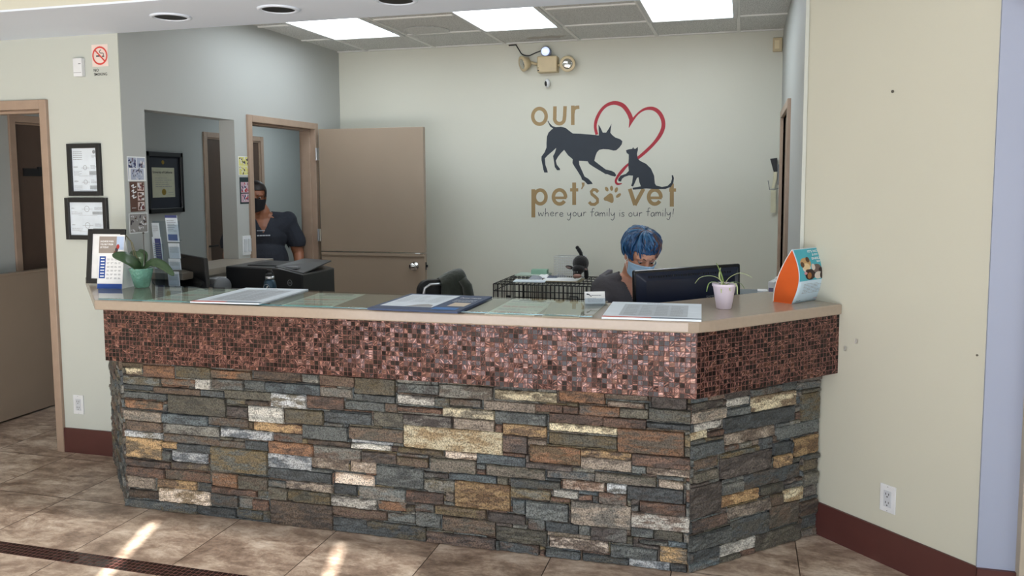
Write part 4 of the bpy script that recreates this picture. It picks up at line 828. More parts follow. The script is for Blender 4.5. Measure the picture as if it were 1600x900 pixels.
# ------------------------------------------------------------------ things on the counter
ZC = ZT
gp = [(-2.86, 3.145), (-.56, 3.19), (-.56, 3.597), (-2.93, 3.617), (-3.22, 3.93), (-3.58, 3.93)]
m = MB(); m.prism(gp, ZC + .0035, ZC + .008)
t = thing('glass_sheet', 'clear sheet of glass lying over flyers on the counter top', 'glass sheet', (-1.7, 3.4, ZC))
m.build('pane', M_glass, t)
m = MB(); m.box((-2.86, 3.1405, ZC + .0036), (-.56, 3.142, ZC + .0058)); v0 = m.v
for p in m.v: p.y += (p.x + 2.86) * .0195
m.build('edge', M_gedge, t)
ZG = ZC + .008
def flyer(name, lab, pxs, z, thick, colbg, draw, cat='flyer', group=None, curl=0):
    P = [onz(x, y, z) for x, y in pxs]           # front-left, back-left, back-right, front-right
    U = (P[3] - P[0]); U.z = 0; w = U.length; U.normalize(); Vv = V(-U.y, U.x, 0); h = ((P[1] - P[0]).dot(Vv) + (P[2] - P[3]).dot(Vv)) / 2
    O = P[0].copy(); O.z = z + thick
    t = thing(name, lab, cat, (O.x, O.y, z), group=group)
    s = Flat(O, U, Vv); s.slab(0, 0, w, h, thick, colbg); s.done('sheet', t)
    f = Flat(O, U, Vv); f.lay = .0004; draw(f, w, h); f.done('print', t); return t
M_sgreen = pc('pale_green_ink', (160, 190, 170)); M_sred = pc('salmon_ink', (190, 110, 100)); M_sky = pc('cream_card2', (206, 208, 192))
def dr_flyer(f, w, h):
    for k in range(5):
        y = h * (.12 + k * .17); f.lines(w * .08, y, w * .92, y + h * .1, 2, (M_sred, M_inkg, M_sred, M_sgreen, M_inkg)[k], .5, k + 3)
    f.lay = .0006; f.rect(w * .05, h * .02, w * .95, h * .1, M_sgreen); f.rect(w * .2, h * .9, w * .8, h * .95, M_ink)
flyer('flyer', 'printed flyer under the glass between the potted orchid and the first white mat', [(222, 471), (286, 450), (322, 452), (282, 473)], ZC, .0012, M_sky, dr_flyer, group='flyers under the counter glass')
flyer('flyer', 'printed flyer under the glass between the first white mat and the blue mat', [(437, 478), (476, 458), (554, 460), (518, 480)], ZC, .0012, M_sky, dr_flyer, group='flyers under the counter glass')
flyer('flyer', 'printed flyer under the glass right of the blue mat', [(757, 491), (785, 467), (857, 470), (834, 494)], ZC, .0012, M_sky, dr_flyer, group='flyers under the counter glass')
P_ = pc('faded_tan_sheet', (178, 170, 148))
def dr_tan(f, w, h):
    for k in range(3): f.lines(w * (.12 + .3 * k), h * .15, w * (.3 + .3 * k), h * .9, 9, M_inkg, .2, k)
flyer('flyer', 'faded tan sheet under the glass beside the business cards', [(846, 496), (868, 470), (912, 474), (905, 497)], ZC, .0012, P_, dr_tan)
M_palegrey = pc('pale_grey_print', (186, 194, 200)); M_cal = pc('salmon_red_edge', (206, 104, 92)); M_slateb = pc('slate_blue_edge', (98, 112, 128))
def dr_mat(f, w, h):
    f.rect(0, 0, w * .5, h * .06, M_cal); f.rect(w * .5, 0, w, h * .06, M_slateb)
    f.rect(w * .16, h * .12, w * .86, h * .86, M_palegrey); f.lay = .0008
    for k in range(4): f.lines(w * (.2 + .16 * k), h * .16, w * (.33 + .16 * k), h * .82, 12, M_inkg, .3, k)
    f.lines(w * .4, h * .9, w * .62, h * .94, 1, M_ink)
flyer('counter_mat', 'white printed counter mat with red and slate front edge, nearest the orchid', [(297, 473), (328, 450), (453, 453), (405, 476)], ZG, .006, M_paperb, dr_mat, 'counter mat')
flyer('counter_mat', 'white printed counter mat with red and slate front edge, in front of the seated person', [(940, 498), (957, 473), (1096, 479), (1096, 503)], ZG if False else ZC + .0005, .008, M_paperb, dr_mat, 'counter mat')
M_nb = pc('deep_slate_blue', (62, 76, 104)); M_mb = pc('bright_blue', (56, 112, 176))
def dr_blue(f, w, h):
    f.rect(w * .05, h * .17, w * .64, h * .94, M_paperb); f.lay = .0007; f.rect(w * .67, h * .07, w * .94, h * .2, M_mb); f.rect(w * .76, h * .28, w * .95, h * .5, pc('cream_block', (206, 190, 170)))
    f.text('Dental Health', w * .7, h * .78, h * .07, M_paper, w=w * .24); f.lines(w * .7, h * .56, w * .95, h * .72, 3, M_palegrey, .35, 2)
    f.poly([(w * .33, h * .18), (w * .42, h * .3), (w * .52, h * .35), (w * .6, h * .3), (w * .63, h * .18)], pc('photo_grey2', (160, 160, 160))); f.lay = .001
    for k in range(3): f.lines(w * (.08 + .18 * k), h * .45, w * (.22 + .18 * k), h * .9, 9, M_palegrey, .3, k)
flyer('counter_mat', 'dark blue counter mat with a white pad panel, in the middle of the counter', [(574, 484), (608, 459), (749, 466), (715, 490)], ZG, .008, M_nb, dr_blue, 'counter mat')

# desk calendar
c = onz(171, 451, ZG); t = thing('desk_calendar', 'upright white desk calendar with blue base standing before the black photo frame', 'calendar', (c.x, c.y, ZG))
U = V(1, .16, 0).normalized(); N = V(U.y, -U.x, 0); f = Flat((c.x, c.y, ZG) , U, V(0, 0, 1) - N * .16); f.O = V(c.x, c.y, ZG) - U * .068; w, h = .137, .272
s = Flat(f.O, f.U, f.W); s.slab(0, 0, w, h, .004, M_paper); s.done('page_block', t)
m = MB(); p0 = f.O + U * w; m.extrude([f.O + U * w, f.O + U * w + f.W * h * .97, f.O + U * w - N * .11], U * -.003); m.extrude([f.O, f.O + f.W * h * .97, f.O - N * .11], U * .003); m.build('easel_stand', M_paper, t)
f.O = f.O + f.N * .0004
f.rect(.002, .0, w - .002, h * .09, M_b := pc('calendar_blue', (44, 78, 150))); f.rect(.002, h * .66, w * .7, h * .97, pc('warm_grey_photo', (150, 140, 132))); f.rect(w * .7, h * .72, w * .98, h * .97, pc('pale_blue_sky', (176, 194, 220))); f.rect(w * .06, h * .19, w * .3, h * .6, M_b); f.lay = .001
for k, st in enumerate(('SAVE MORE WHEN', 'YOU BUY FROM', 'US TODAY')): f.text(st, w * .06, h * (.86 - .055 * k), h * .035, M_paper, w=w * (.52, .5, .34)[k], bold=.02)
for k in range(7): f.rect(w * .11, h * (.22 + k * .055), w * .26, h * (.24 + k * .055), M_paper)
rr = random.Random(3)
for r_ in range(6):
    for cc in range(4): f.lines(w * (.36 + .15 * cc), h * (.18 + .07 * r_), w * (.46 + .15 * cc), h * (.215 + .07 * r_), 2, M_inkg, .5, r_ * 4 + cc)
for k in range(3): f.disc(w * (.66 + .05 * k), h * (.66 + .06 * k), w * .06, (pc('pup_brown', (120, 84, 70)), pc('pup_dark', (70, 60, 62)), pc('pup_red', (170, 60, 54)))[k], w * .09)
f.done('print', t)
# black frame behind it
P = [ony(x, y, 3.66) for x, y in ((144, 442), (153, 359), (201, 357), (193, 437))]
t = thing('framed_photo', 'black upright photo frame leaning behind the desk calendar', 'photo frame', (P[0].x, 3.62, ZG))
O = V(P[0].x + .02, 3.6, ZG); U = V(1, .12, 0).normalized(); W3 = V(-.05, .17, 1); f = Flat(O, U, W3); w, h = .215, .29
m = MB(); f4 = f
def fb(x0, y0, x1, y1, m): m.obox(f4.O + f4.U * (x0 + x1) / 2 + f4.W * (y0 + y1) / 2, f4.U * (x1 - x0) / 2, f4.W * (y1 - y0) / 2, f4.N * .008)
for q in ((0, 0, .026, h), (w - .026, 0, w, h), (.026, 0, w - .026, .026), (.026, h - .026, w - .026, h)): fb(*q, m)
m.build('frame', M_blackm, t, bevel=.002)
s = Flat(f.O, f.U, f.W); s.slab(.024, .024, w - .024, h - .024, .004, M_paper); s.lay = .0005; s.lines(w * .6, .1, w - .035, h - .05, 14, M_inkg, .3, 4); s.done('certificate', t)
m = MB(); m.extrude([f.O + U * w * .45 + f.W * h * .7 - f.N * .009, f.O + U * w * .55 + f.W * h * .7 - f.N * .009, V(O.x + w * .6, 3.73, ZG), V(O.x + w * .4, 3.73, ZG)], (0, .003, 0)); m.build('easel_leg', M_blackm, t)

# orchid in teal pot
def leaf(m, pts, w, up_=V(0, 0, 1), fold=.25, n=6, prof=None):
    P = [Vector(p) for p in smoothpts([tuple(p) for p in pts], n)]; k = len(P); prof = prof or (lambda t: math.sin(math.pi * min(1, t * .93 + .07)) ** .6); rings = []
    for i, p in enumerate(P):
        T = (P[min(i + 1, k - 1)] - P[max(i - 1, 0)]).normalized(); sd = T.cross(up_); sd = sd.normalized() if sd.length > 1e-4 else V(1, 0, 0); nn = sd.cross(T); ww = w * prof(i / (k - 1)) / 2 + .0004
        rings.append(m.add([p - sd * ww + nn * ww * fold, p - sd * ww * .5 + nn * ww * fold * .35, p, p + sd * ww * .5 + nn * ww * fold * .35, p + sd * ww + nn * ww * fold]))
    for a, b in zip(rings, rings[1:]):
        for j in range(4): m.face([a + j, a + j + 1, b + j + 1, b + j])
c = onz(222, 449, ZG); cx, cy = c.x, c.y
t = thing('potted_orchid', 'flowerless orchid with broad dark leaves in a teal pot', 'potted plant', (cx, cy, ZG))
M_teal = mat('teal_glazed_pot', (112, 164, 146), .25, coat=.4, bump=(55, .9, .01), mottle=(30, .12)); M_leafd = mat('orchid_leaf_green', (56, 80, 50), .35, mottle=(25, .12)); M_soil = mat('bark_soil', (52, 42, 34), .9, bump=(80, 1, .01))
m = MB(); m.lathe([(.03, 0), (.036, .004), (.058, .094), (.06, .099), (.056, .099), (.053, .088), (.0, .088)], (cx, cy, ZG), seg=36); m.build('pot', M_teal, t, smooth=True)
m = MB(); m.lathe([(.052, .082), (.05, .09), (.0, .092)], (cx, cy, ZG), seg=20); m.build('bark', M_soil, t)
def at(px, py, Y): p = ony(px, py, Y); return (p.x, p.y, p.z)
z0 = ZG + .088
for pts, w in (([(cx, cy, z0), at(209, 411, cy - .05), at(193, 402, cy - .1), at(175, 398, cy - .13)], .07), ([(cx, cy, z0), at(238, 410, cy - .01), at(256, 416, cy - .02), at(272, 431, cy - .03)], .048),
               ([(cx, cy + .01, z0), at(216, 405, cy + .02), at(205, 392, cy + .04)], .05), ([(cx, cy, z0), at(221, 402, cy), at(213, 393, cy)], .035), ([(cx, cy, z0), at(226, 400, cy + .02), at(217, 390, cy + .03)], .035)):
    m = MB(); leaf(m, pts, w, V(.15, -.75, .65), fold=.12); m.build('leaf', M_leafd, t, smooth=True, solid=.0025, fix=False)
m = MB(); m.tube([(cx, cy, z0), at(213, 400, cy), at(207, 380, cy), at(196, 367, cy)], .0025); m.tube([(cx, cy, z0), at(209, 398, cy), at(204, 375, cy)], .0025); m.build('flower_spike', mat('dry_spike_green', (110, 104, 76), .5), t, smooth=True)
m = MB(); m.tube([(cx + .008, cy, z0), at(226, 414, cy), at(224, 364, cy)], .0018); p = Vector(at(224, 364, cy)); m.box(p - V(.003, .003, .004), p + V(.003, .003, .004)); m.build('support_stick', mat('dark_stake', (58, 50, 44), .6), t)

# spider plant
c = onz(1131, 482, ZC); cx, cy = c.x, c.y
t = thing('spider_plant', 'small spider plant with thin striped leaves in a white pot', 'potted plant', (cx, cy, ZC))
m = MB(); m.lathe([(.028, 0), (.031, .003), (.046, .093), (.05, .096), (.05, .106), (.046, .106), (.044, .092), (.0, .09)], (cx, cy, ZC), seg=36); m.build('pot', mat('lilac_white_pot', (222, 212, 226), .45), t, smooth=True)
m = MB(); m.lathe([(.044, .086), (.04, .098), (.0, .1)], (cx, cy, ZC), seg=20); m.build('soil', M_soil, t)
z0 = ZC + .1
sp = [[(1131, 447), (1127, 430), (1122, 417), (1119, 411)], [(1131, 447), (1140, 434), (1155, 427), (1168, 430), (1175, 434)], [(1131, 447), (1122, 435), (1108, 431), (1094, 434), (1086, 443)], [(1131, 447), (1119, 441), (1108, 443), (1104, 456)],
      [(1131, 447), (1142, 442), (1151, 446), (1152, 460)], [(1131, 447), (1129, 440), (1127, 448), (1127, 458)], [(1131, 447), (1145, 441), (1157, 443), (1163, 451)], [(1131, 447), (1138, 445), (1141, 455)], [(1131, 447), (1124, 433), (1126, 418)]]
M_lf = mat('variegated_leaf', (176, 190, 136), .45); M_lf2 = mat('leaf_margin_green', (122, 146, 84), .45)
for i, s_ in enumerate(sp):
    dy = (-.04, -.02, -.03, -.05, -.05, -.055, .03, -.05, .03)[i]; n = len(s_)
    pts = [at(x, y, cy + dy * k / (n - 1)) for k, (x, y) in enumerate(s_)]
    m = MB(); leaf(m, pts, .0105, fold=.3, prof=lambda q: (1 - q * .8)); m.build('leaf', M_lf if i % 3 else M_lf2, t, smooth=True, solid=.0008, fix=False)

# business card holder
c = onz(930, 477, ZC); t = thing('business_card_holder', 'small stack of white business cards in a clear holder', 'business card holder', (c.x, c.y, ZC))
U = V(1, .35, 0).normalized(); N = V(U.y, -U.x, 0); f = Flat(V(c.x, c.y, ZC + .008) - U * .044, U, V(0, 0, 1) - N * .3)
s = Flat(f.O, f.U, f.W); s.slab(0, .0, .088, .052, .012, M_paper); s.done('cards', t)
f.O += f.N * .0005; f.poly([(.006, .043), (.012, .044), (.02, .041), (.024, .036), (.022, .033), (.019, .037), (.01, .038)], M_navy); f.poly([(.024, .034), (.027, .036), (.029, .03), (.026, .029)], M_navy); f.lines(.03, .034, .08, .044, 1, M_inkg, .3); f.lines(.012, .006, .078, .028, 4, M_inkg, .25, 4); f.done('card_print', t)
m = MB(); m.obox(f.O + U * .044 + f.W * .01 + f.N * .004, U * .046, f.W * .012, f.N * .0012); m.obox(V(c.x, c.y + .015, ZC + .004), U * .047, N * .035, V(0, 0, .004)); m.build('holder', M_clear, t)

# orange-sided tent calendar
P0, P1, P2 = onz(1237, 475, ZC), onz(1277, 468, ZC), onz(1214, 471, ZC)
t = thing('tent_display', 'curved tent card with orange side and dog photo at the right end of the counter', 'tent card', (P0.x, P0.y, ZC))
U = (P1 - P0); U.z = 0; w = U.length * 1.02; U.normalize(); Bk = V(-U.y, U.x, 0)
ht = .236; dp = .092
def prof(v):   # offset back from the front foot at height fraction v for front sheet; bulges toward viewer mid height
    return Bk * (.004 * v - .034 * math.sin(math.pi * v))
F0 = P0.copy()
def fs(u, v): return F0 + U * (w * u) + prof(v) + V(0, 0, ht * v)
B0 = F0 + Bk * dp
def bs(u, v): return B0 + U * (w * u) - Bk * ((dp - .006) * v ** 1.7 - .004 * math.sin(math.pi * v)) + V(0, 0, ht * v)
m = MB(); m.grid(fs, 8, 22); m.build('front_sheet', pc('pale_blue_card', (196, 218, 232)), t, smooth=True, solid=.002, fix=False)
m = MB(); m.grid(bs, 8, 22); m.build('rear_sheet', M_paper, t, smooth=True, solid=.002, fix=False)
M_or = mat('orange_card', (214, 92, 26), .5)
for u in (0.02, .98):
    m = MB(); b = m.add([fs(u, k / 20) for k in range(21)] + [bs(u, k / 20) for k in range(21)])
    for k in range(20): m.face([b + k, b + k + 1, b + 22 + k, b + 21 + k])
    m.build('side_panel', M_or, t, solid=.002, fix=False)
m = MB(); m.extrude([fs(0, 0), fs(1, 0), bs(1, 0), bs(0, 0)], (0, 0, .002)); m.build('floor_panel', M_or, t)
class Curved(Flat):
    def __init__(s): MB.__init__(s); s.mats = []; s.lay = .0015
    def P(s, u, v): n_ = (-Bk).normalized(); return fs(u, v) + (n_ + V(0, 0, .15)).normalized() * s.lay
g = Curved(); M_tq = pc('turquoise_print', (76, 168, 184))
for i in range(10): 
    for j in range(12): g.rect(.02 + .96 * i / 10, .42 + .57 * j / 12, .02 + .96 * (i + 1) / 10, .42 + .57 * (j + 1) / 12, M_tq)
g.lay = .002
for (x, y, rx, ry, c_) in ((.3, .66, .15, .09, 'w'), (.3, .74, .2, .1, 'a'), (.3, .68, .13, .06, 'b'), (.17, .72, .07, .05, 'c'), (.4, .8, .07, .05, 'c'), (.33, .6, .09, .03, 'c'), (.42, .53, .2, .1, 'd'), (.38, .51, .08, .06, 'e'), (.68, .63, .17, .08, 'f'), (.55, .66, .07, .06, 'w'), (.82, .6, .08, .04, 'd'), (.72, .5, .15, .07, 'w'), (.86, .5, .08, .07, 'd'), (.24, .56, .06, .025, 'p')):
    g.lay += .00005; g.disc(x, y, rx, pc('dog_print_' + c_, dict(w=(210, 200, 190), a=(186, 150, 104), b=(214, 190, 150), c=(92, 66, 48), d=(48, 36, 34), e=(150, 100, 60), f=(112, 96, 92), p=(196, 140, 150))[c_]), ry, seg=14)
g.lay = .003
for k, st in enumerate(("IT'S NOT", 'JUST A', 'SNEEZE')): g.text(st, (.5, .62, .56)[k], .92 - .065 * k, .042, M_paper, w=(.46, .34, .4)[k], bold=.02)
g.lines(.72, .74, .95, .78, 2, M_paper, .5); g.lines(.2, .18, .9, .38, 7, M_inkg, .25, 3); g.lines(.1, .04, .3, .06, 1, M_navy); g.lines(.75, .05, .95, .07, 1, M_sred)
g.done('print', t)

# ------------------------------------------------------------------ desk zone behind the counter
t = thing('office_desk', 'long work surface running behind the reception counter', 'desk', (-1.6, 3.8, 0))
M_desk = mat('grey_laminate', (120, 116, 110), .4)
m = MB(); m.prism([(-3.37, 3.96), (-3.2, 3.96), (-2.88, 3.66), (-.45, 3.66), (.1, 4.21), (.262, 4.21), (.262, 4.75), (-.1, 4.75), (-.75, 4.28), (-1.2, 4.15), (-2.2, 4.15), (-2.2, 4.75), (-3.37, 4.75)], .73, .76); m.build('worktop', M_desk, t, bevel=.003)
for q in (((-3.36, 4.6, 0), (-3.32, 4.72, .73)), ((-2.26, 4.6, 0), (-2.22, 4.72, .73)), ((-1.24, 4.0, 0), (-1.2, 4.12, .73)), ((.2, 4.6, 0), (.24, 4.72, .73))): m = MB(); m.box(*q); m.build('leg', M_desk, t)
m = MB(); m.box((-3.5, 4.14, 1.03), (-3.16, 5.12, 1.07)); tag(m.build('sill_shelf', mat('taupe_laminate', (138, 130, 118), .4), bevel=.003), 'taupe shelf running through the wall opening behind the monitor', 'shelf')
def basis(a, c): u = (Vector(c) - Vector(a)); return u.length, u.normalized()
# left monitor: rear casing seen from the lobby
A, C = onz(281, 394, 1.165), onz(324, 407, 1.165)
A, C = V(-3.33, 4.28, 1.165), V(-2.97, 3.985, 1.165)
A = onz(281, 394, 1.172); C = onz(324, 407, 1.152)
t = thing('monitor', 'black monitor turned side-on between the brochure rack and the printer', 'monitor', ((A.x + C.x) / 2, (A.y + C.y) / 2, .76))
ln, u = basis(V(A.x, A.y, 0), V(C.x, C.y, 0)); n = V(-u.y, u.x, 0); 
if n.y < 0: n = -n
mid = V((A.x + C.x) / 2, (A.y + C.y) / 2, 0); wv = V(0, 0, 1) - n * -.12; wv.normalize(); wv = (V(0, 0, 1) + u * -.14).normalized()
cc = mid + V(0, 0, 1.0)
m = MB(); m.obox(cc, u * ln / 2, wv * .165, n * .012); m.build('bezel', M_black, t, bevel=.004)
m = MB(); m.obox(cc + n * .0125, u * ln * .47, wv * .15, n * .001); m.build('screen', mat('dark_screen', (14, 16, 22), .15), t)
m = MB(); m.extrude([cc - n * .012 + u * ln * .45 + wv * .03, cc - n * .012 - u * ln * .47 + wv * .06, cc - n * .06 - u * ln * .4 + wv * -.02, cc - n * .06 + u * ln * .3 - wv * .03], wv * -.14); m.build('rear_housing', M_black, t, bevel=.006)
m = MB(); m.obox(V(mid.x, mid.y, .81) - n * .03, u * .03, V(0, 0, .05), n * .015); m.obox(V(mid.x, mid.y, .765) - n * .01, u * .1, V(0, 0, .005), n * .07); m.build('stand', M_black, t)
# printer
t = thing('printer', 'large black laser printer at the left of the desk', 'printer', (-2.72, 4.45, .76))
a, c = ony(352, 414, 4.32), ony(472, 416, 4.32); zt = 1.1
xa, xb = a.x, c.x
m = MB(); y0, y1 = 4.32, 4.72
pr = [(xa, y0, .76), (xb, y0, .76), (xb, y0, zt - .025), (xb - .14, y0, zt), (xa, y0, zt)]
m.extrude([(xa, y0, .76), (xb, y0, .76), (xb, y0, zt - .04), (xb - .17, y0, zt - .005), (xa, y0, zt)], (0, y1 - y0, 0)); body = m.build('body', M_black, t, bevel=.008)
m = MB(); m.extrude([(xb - .2, y0 + .03, zt - .005), (xb - .01, y0 + .03, zt - .04), (xb - .01, y1 - .02, zt + .002), (xb - .2, y1 - .02, zt + .012)], (0, 0, .008)); m.build('top_cover', mat('charcoal_plastic', (46, 48, 50), .4), t, bevel=.003)
m = MB(); m.box((xa + .1, y0 + .08, zt - .001), (xb - .2, y1 - .05, zt + .002)); m.build('output_tray', M_dark, t)
f = Flat((ony(453, 442, y0).x, y0 - .001, ony(453, 442, y0).z), (1, 0, 0), (0, 0, 1)); f.stroke([(.014 * math.cos(k * .4488), .018 * math.sin(k * .4488)) for k in range(14)], .0025, M_inkg, closed=True, sm=1); f.text('DELL', -.009, -.004, .008, M_inkg, w=.018); f.done('emblem', body)
m = MB(); m.box((xb - .16, y0 + .06, zt - .012), (xb - .07, y0 + .1, zt + .0)); m.build('control_panel', M_grey, t)
# bottle
c = ony(422, 450, 4.12)
t = thing('water_bottle', 'dark blue metal water bottle with a round white emblem before the printer', 'water bottle', (c.x, 4.12, .76))
zt = ony(422, 428, 4.12).z
m = MB(); h = zt - .76; m.lathe([(.034, 0), (.036, .01), (.036, h - .07), (.03, h - .04), (.022, h - .03)], (c.x, 4.12, .76)); m.build('flask', mat('petrol_blue_metal', (38, 66, 84), .3, metal=.4), t, smooth=True)
m = MB(); m.lathe([(.024, h - .03), (.025, h - .028), (.025, h - .012)], (c.x, 4.12, .76)); m.build('collar', M_alum, t, smooth=True)
m = MB(); m.lathe([(.023, h - .012), (.023, h), (.018, h + .004)], (c.x, 4.12, .76)); m.tube([(c.x - .02, 4.12, .76 + h), (c.x - .012, 4.12, .78 + h), (c.x + .012, 4.12, .78 + h), (c.x + .02, 4.12, .76 + h)], .005); m.build('cap', M_black, t, smooth=True)
f = Flat((c.x, 4.12 - .0365, zt - .075), (1, 0, 0), (0, 0, 1)); f.stroke([(.02 * math.cos(k * .4488), .02 * math.sin(k * .4488)) for k in range(14)], .003, M_inkg, closed=True, sm=1); f.stroke([(-.008, -.01), (.008, .008)], .004, M_paper, sm=1); f.poly([(.012, .012), (.0, .008), (.008, 0)], M_paper); f.done('emblem', t)
# small white tray + round fan thing between monitor and printer
a, c = ony(329, 434, 4.42), ony(346, 444, 4.42)
m = MB(); m.lathe([(.05, 0), (.058, .03), (.062, .034), (.057, .034), (.05, .006)], ((a.x + c.x) / 2 - .01, 4.44, a.z - .035), seg=24); 
t = thing('white_tub', 'small white plastic tub between the side-on monitor and the printer', 'tub', ((a.x + c.x) / 2, 4.44, .76)); m.build('rim', M_wht, t, smooth=True)
m = MB(); m.lathe([(.045, 0), (.05, a.z - .035 - .76)], ((a.x + c.x) / 2 - .01, 4.44, .76), seg=24); m.build('body', M_grey, t, smooth=True)
p = ony(350, 440, 4.27)
t = thing('tape_roll', 'round grey disc standing on edge beside the printer', 'tape dispenser', (p.x, 4.25, .76))
m = MB(); m.lathe([(.05, -.012), (.056, -.008), (.056, .008), (.05, .012)], (p.x, 4.25, .985), (1, -.5, 0), seg=28); m.build('disc', M_grey, t, smooth=True)
m = MB(); m.box((p.x - .03, 4.22, .76), (p.x + .03, 4.28, .935)); m.build('base', M_black, t, bevel=.006)
# organiser with brochure rack
t = thing('organiser_box', 'dark desktop box under the clear brochure rack', 'box', (-3.2, 4.08, .76))
m = MB(); m.box((-3.3, 3.97, .76), (-3.08, 4.12, .985)); m.build('carcass', mat('slate_plastic', (64, 68, 82), .5), t, bevel=.005)
m = MB(); m.box((-3.29, 3.962, .8), (-3.09, 3.97, .96)); m.build('front_panel', mat('brown_card', (78, 62, 54), .6), t)
RY = 4.08
t = thing('brochure_rack', 'clear plastic tiered brochure rack with pamphlets beside the wall opening', 'brochure rack', (-3.2, RY, .985))
def rk(px, py, Y=RY): return ony(px, py, Y)
m = MB()
for (x0, y0_, x1, y1_, d) in ((262, 340, 280, 376, 0), (263, 378, 281, 404, -.02), (263, 404, 282, 421, -.03), (262, 420, 280, 446, -.045), (240, 352, 258, 448, .0)):
    a, c = rk(x0, y0_, RY + d), rk(x1, y1_, RY + d); m.box((a.x, RY + d - .002, c.z), (c.x, RY + d, c.z + (a.z - c.z) * .7)); m.box((a.x, RY + d - .002, c.z), (c.x, RY + .03, c.z + .002))
a, c = rk(238, 345, RY + .03), rk(284, 449, RY + .03); m.box((a.x, RY + .03, .985), (c.x, RY + .033, a.z)); m.build('holder', M_clear, t)
def pam(x0, y0_, x1, y1_, d, cols, top=0):
    a, c = rk(x0, y0_, RY + d), rk(x1, y1_, RY + d); f = Flat((a.x, RY + d, c.z), (1, 0, 0), (-.12, .06, 1)); w, h = c.x - a.x, a.z - c.z
    s = Flat(f.O, f.U, f.W); s.slab(0, 0, w, h, .004, M_paperb); s.done('pamphlet', t)
    f.O += f.N * .0003
    for (u0, v0, u1, v1, mm) in cols: f.rect(u0 * w, v0 * h, u1 * w, v1 * h, mm)
    f.lay = .001; f.lines(w * .12, h * .4, w * .88, h * .85, 7, M_inkg, .3, int(y0_)); f.done('pamphlet_print', t)
MV = pc('violet_blue', (74, 80, 128))
pam(260, 336, 280, 378, .012, ((0, .9, 1, 1, MV), (.1, .05, .9, .28, pc('mid_blue', (84, 108, 160)))))
pam(264, 380, 282, 404, -.01, ()); pam(264, 404, 283, 422, -.02, ()); pam(263, 424, 281, 447, -.035, ()); pam(240, 370, 256, 420, .01, ((.3, 0, .95, .95, MV),)); pam(238, 348, 250, 372, .02, ())

# chair with jacket
t = thing('office_chair', 'black office chair with silver tubular frame at the desk', 'office chair', (-1.68, 4.62, 0))
A = ony(660, 450, 4.5); B = ony(722, 440, 4.62)
u = V(.78, .62, 0).normalized(); nb = V(-u.y, u.x, 0); ctrp = V(ony(690, 440, 4.55).x, 4.55, 0)
def cp(a, z, d=0): return ctrp + u * a * .84 + V(.02, 0, 0) + nb * d + V(0, 0, z)
def rrect(w, h, r, n=6):
    out = []
    for cx_, cy_, a0 in ((w - r, h - r, 0), (-w + r, h - r, 90), (-w + r, -h + r, 180), (w - r, -h + r, 270)):
        for k in range(n + 1): out.append((cx_ + r * math.cos(R(a0 + 90 * k / n)), cy_ + r * math.sin(R(a0 + 90 * k / n))))
    return out
zc = .83; zt = .998
m = MB(); m.extrude([cp(x, zc + y * 1.0) for x, y in rrect(.19, .198, .07)], nb * .05); m.build('backrest', M_black, t, bevel=.012)
m = MB(); m.tube([tuple(cp(*q)) for q in ((-.168, .62, -.012), (-.165, .93, -.012), (-.15, .985, -.012), (-.11, 1.003, -.012), (.0, 1.003, -.012))], .009); m.tube([tuple(cp(*q)) for q in ((.165, .62, -.012), (.165, .9, -.012), (.15, .965, -.012))], .009); m.build('back_frame', M_alum, t, smooth=True)
m = MB(); m.extrude([cp(x, .47, .27 + y) for x, y in rrect(.24, .23, .08)], (0, 0, -.07)); m.build('seat', M_black, t, bevel=.015)
m = MB(); m.box(ctrp + V(-.03, .0, .35) + nb * .05, ctrp + V(.03, .05, .62) + nb * .05); m.build('back_support', M_alum, t)
m = MB(); m.tube([cp(0, .1, .27), cp(0, .4, .27)], .028); m.build('gas_column', M_alum, t, smooth=True)
for k in range(5):
    a = k * 2 * math.pi / 5; e = cp(0, 0, .27) + V(math.cos(a), math.sin(a), 0) * .28
    m = MB(); m.tube([cp(0, .12, .27), e + V(0, 0, .075)], [.025, .015]); lg = m.build('leg', M_black, t, smooth=True)
    m = MB(); m.lathe([(.02, -.012), (.028, -.008), (.028, .008), (.02, .012)], e + V(0, 0, .029), (math.sin(a), -math.cos(a), 0), seg=16); m.build('caster', M_black, lg)
# jacket over the right part of the backrest
def jk(s, v):
    x = -.035 + .215 * s; top = 1.03 + .05 * math.sin(min(1, s * 1.15) * math.pi * .62) ; rad = .05 + .012 * math.sin(s * 9)
    q = v * 2 - 1
    if abs(q) < .35: a = q / .35 * math.pi / 2; z = top - .05 + .05 * math.cos(a); d = .025 + math.sin(a) * .055
    else: e = (abs(q) - .35) / .65; z = top - .05 - e * .42; d = .025 + (1 if q > 0 else -1) * (.055 + .012 * math.sin(s * 14 + e * 3) * e)
    drop = .06 * max(0, s - .75) / .25 if s > .75 else 0
    return tuple(cp(x, z - drop * 2.2 * (s - .75) / .25 * (1 if s > .75 else 0), d))
m = MB(); m.grid(lambda a, b: Vector(jk(a, b)), 26, 40); M_jk = mat('dark_olive_fleece', (44, 50, 42), .9, sheen=.4, bump=(40, .5, .01))
t2 = thing('jacket', 'dark olive jacket draped over the right side of the office chair back', 'jacket', tuple(cp(.08, .62)))
m.build('body', M_jk, t2, smooth=True, solid=.012)
m = MB(); m.tube([tuple(cp(*q)) for q in ((.11, 1.03, -.045), (.14, .99, -.06), (.16, .9, -.06), (.165, .75, -.055), (.16, .62, -.055))], [.026, .03, .032, .03, .028], seg=12); m.build('sleeve', M_jk, t2, smooth=True)

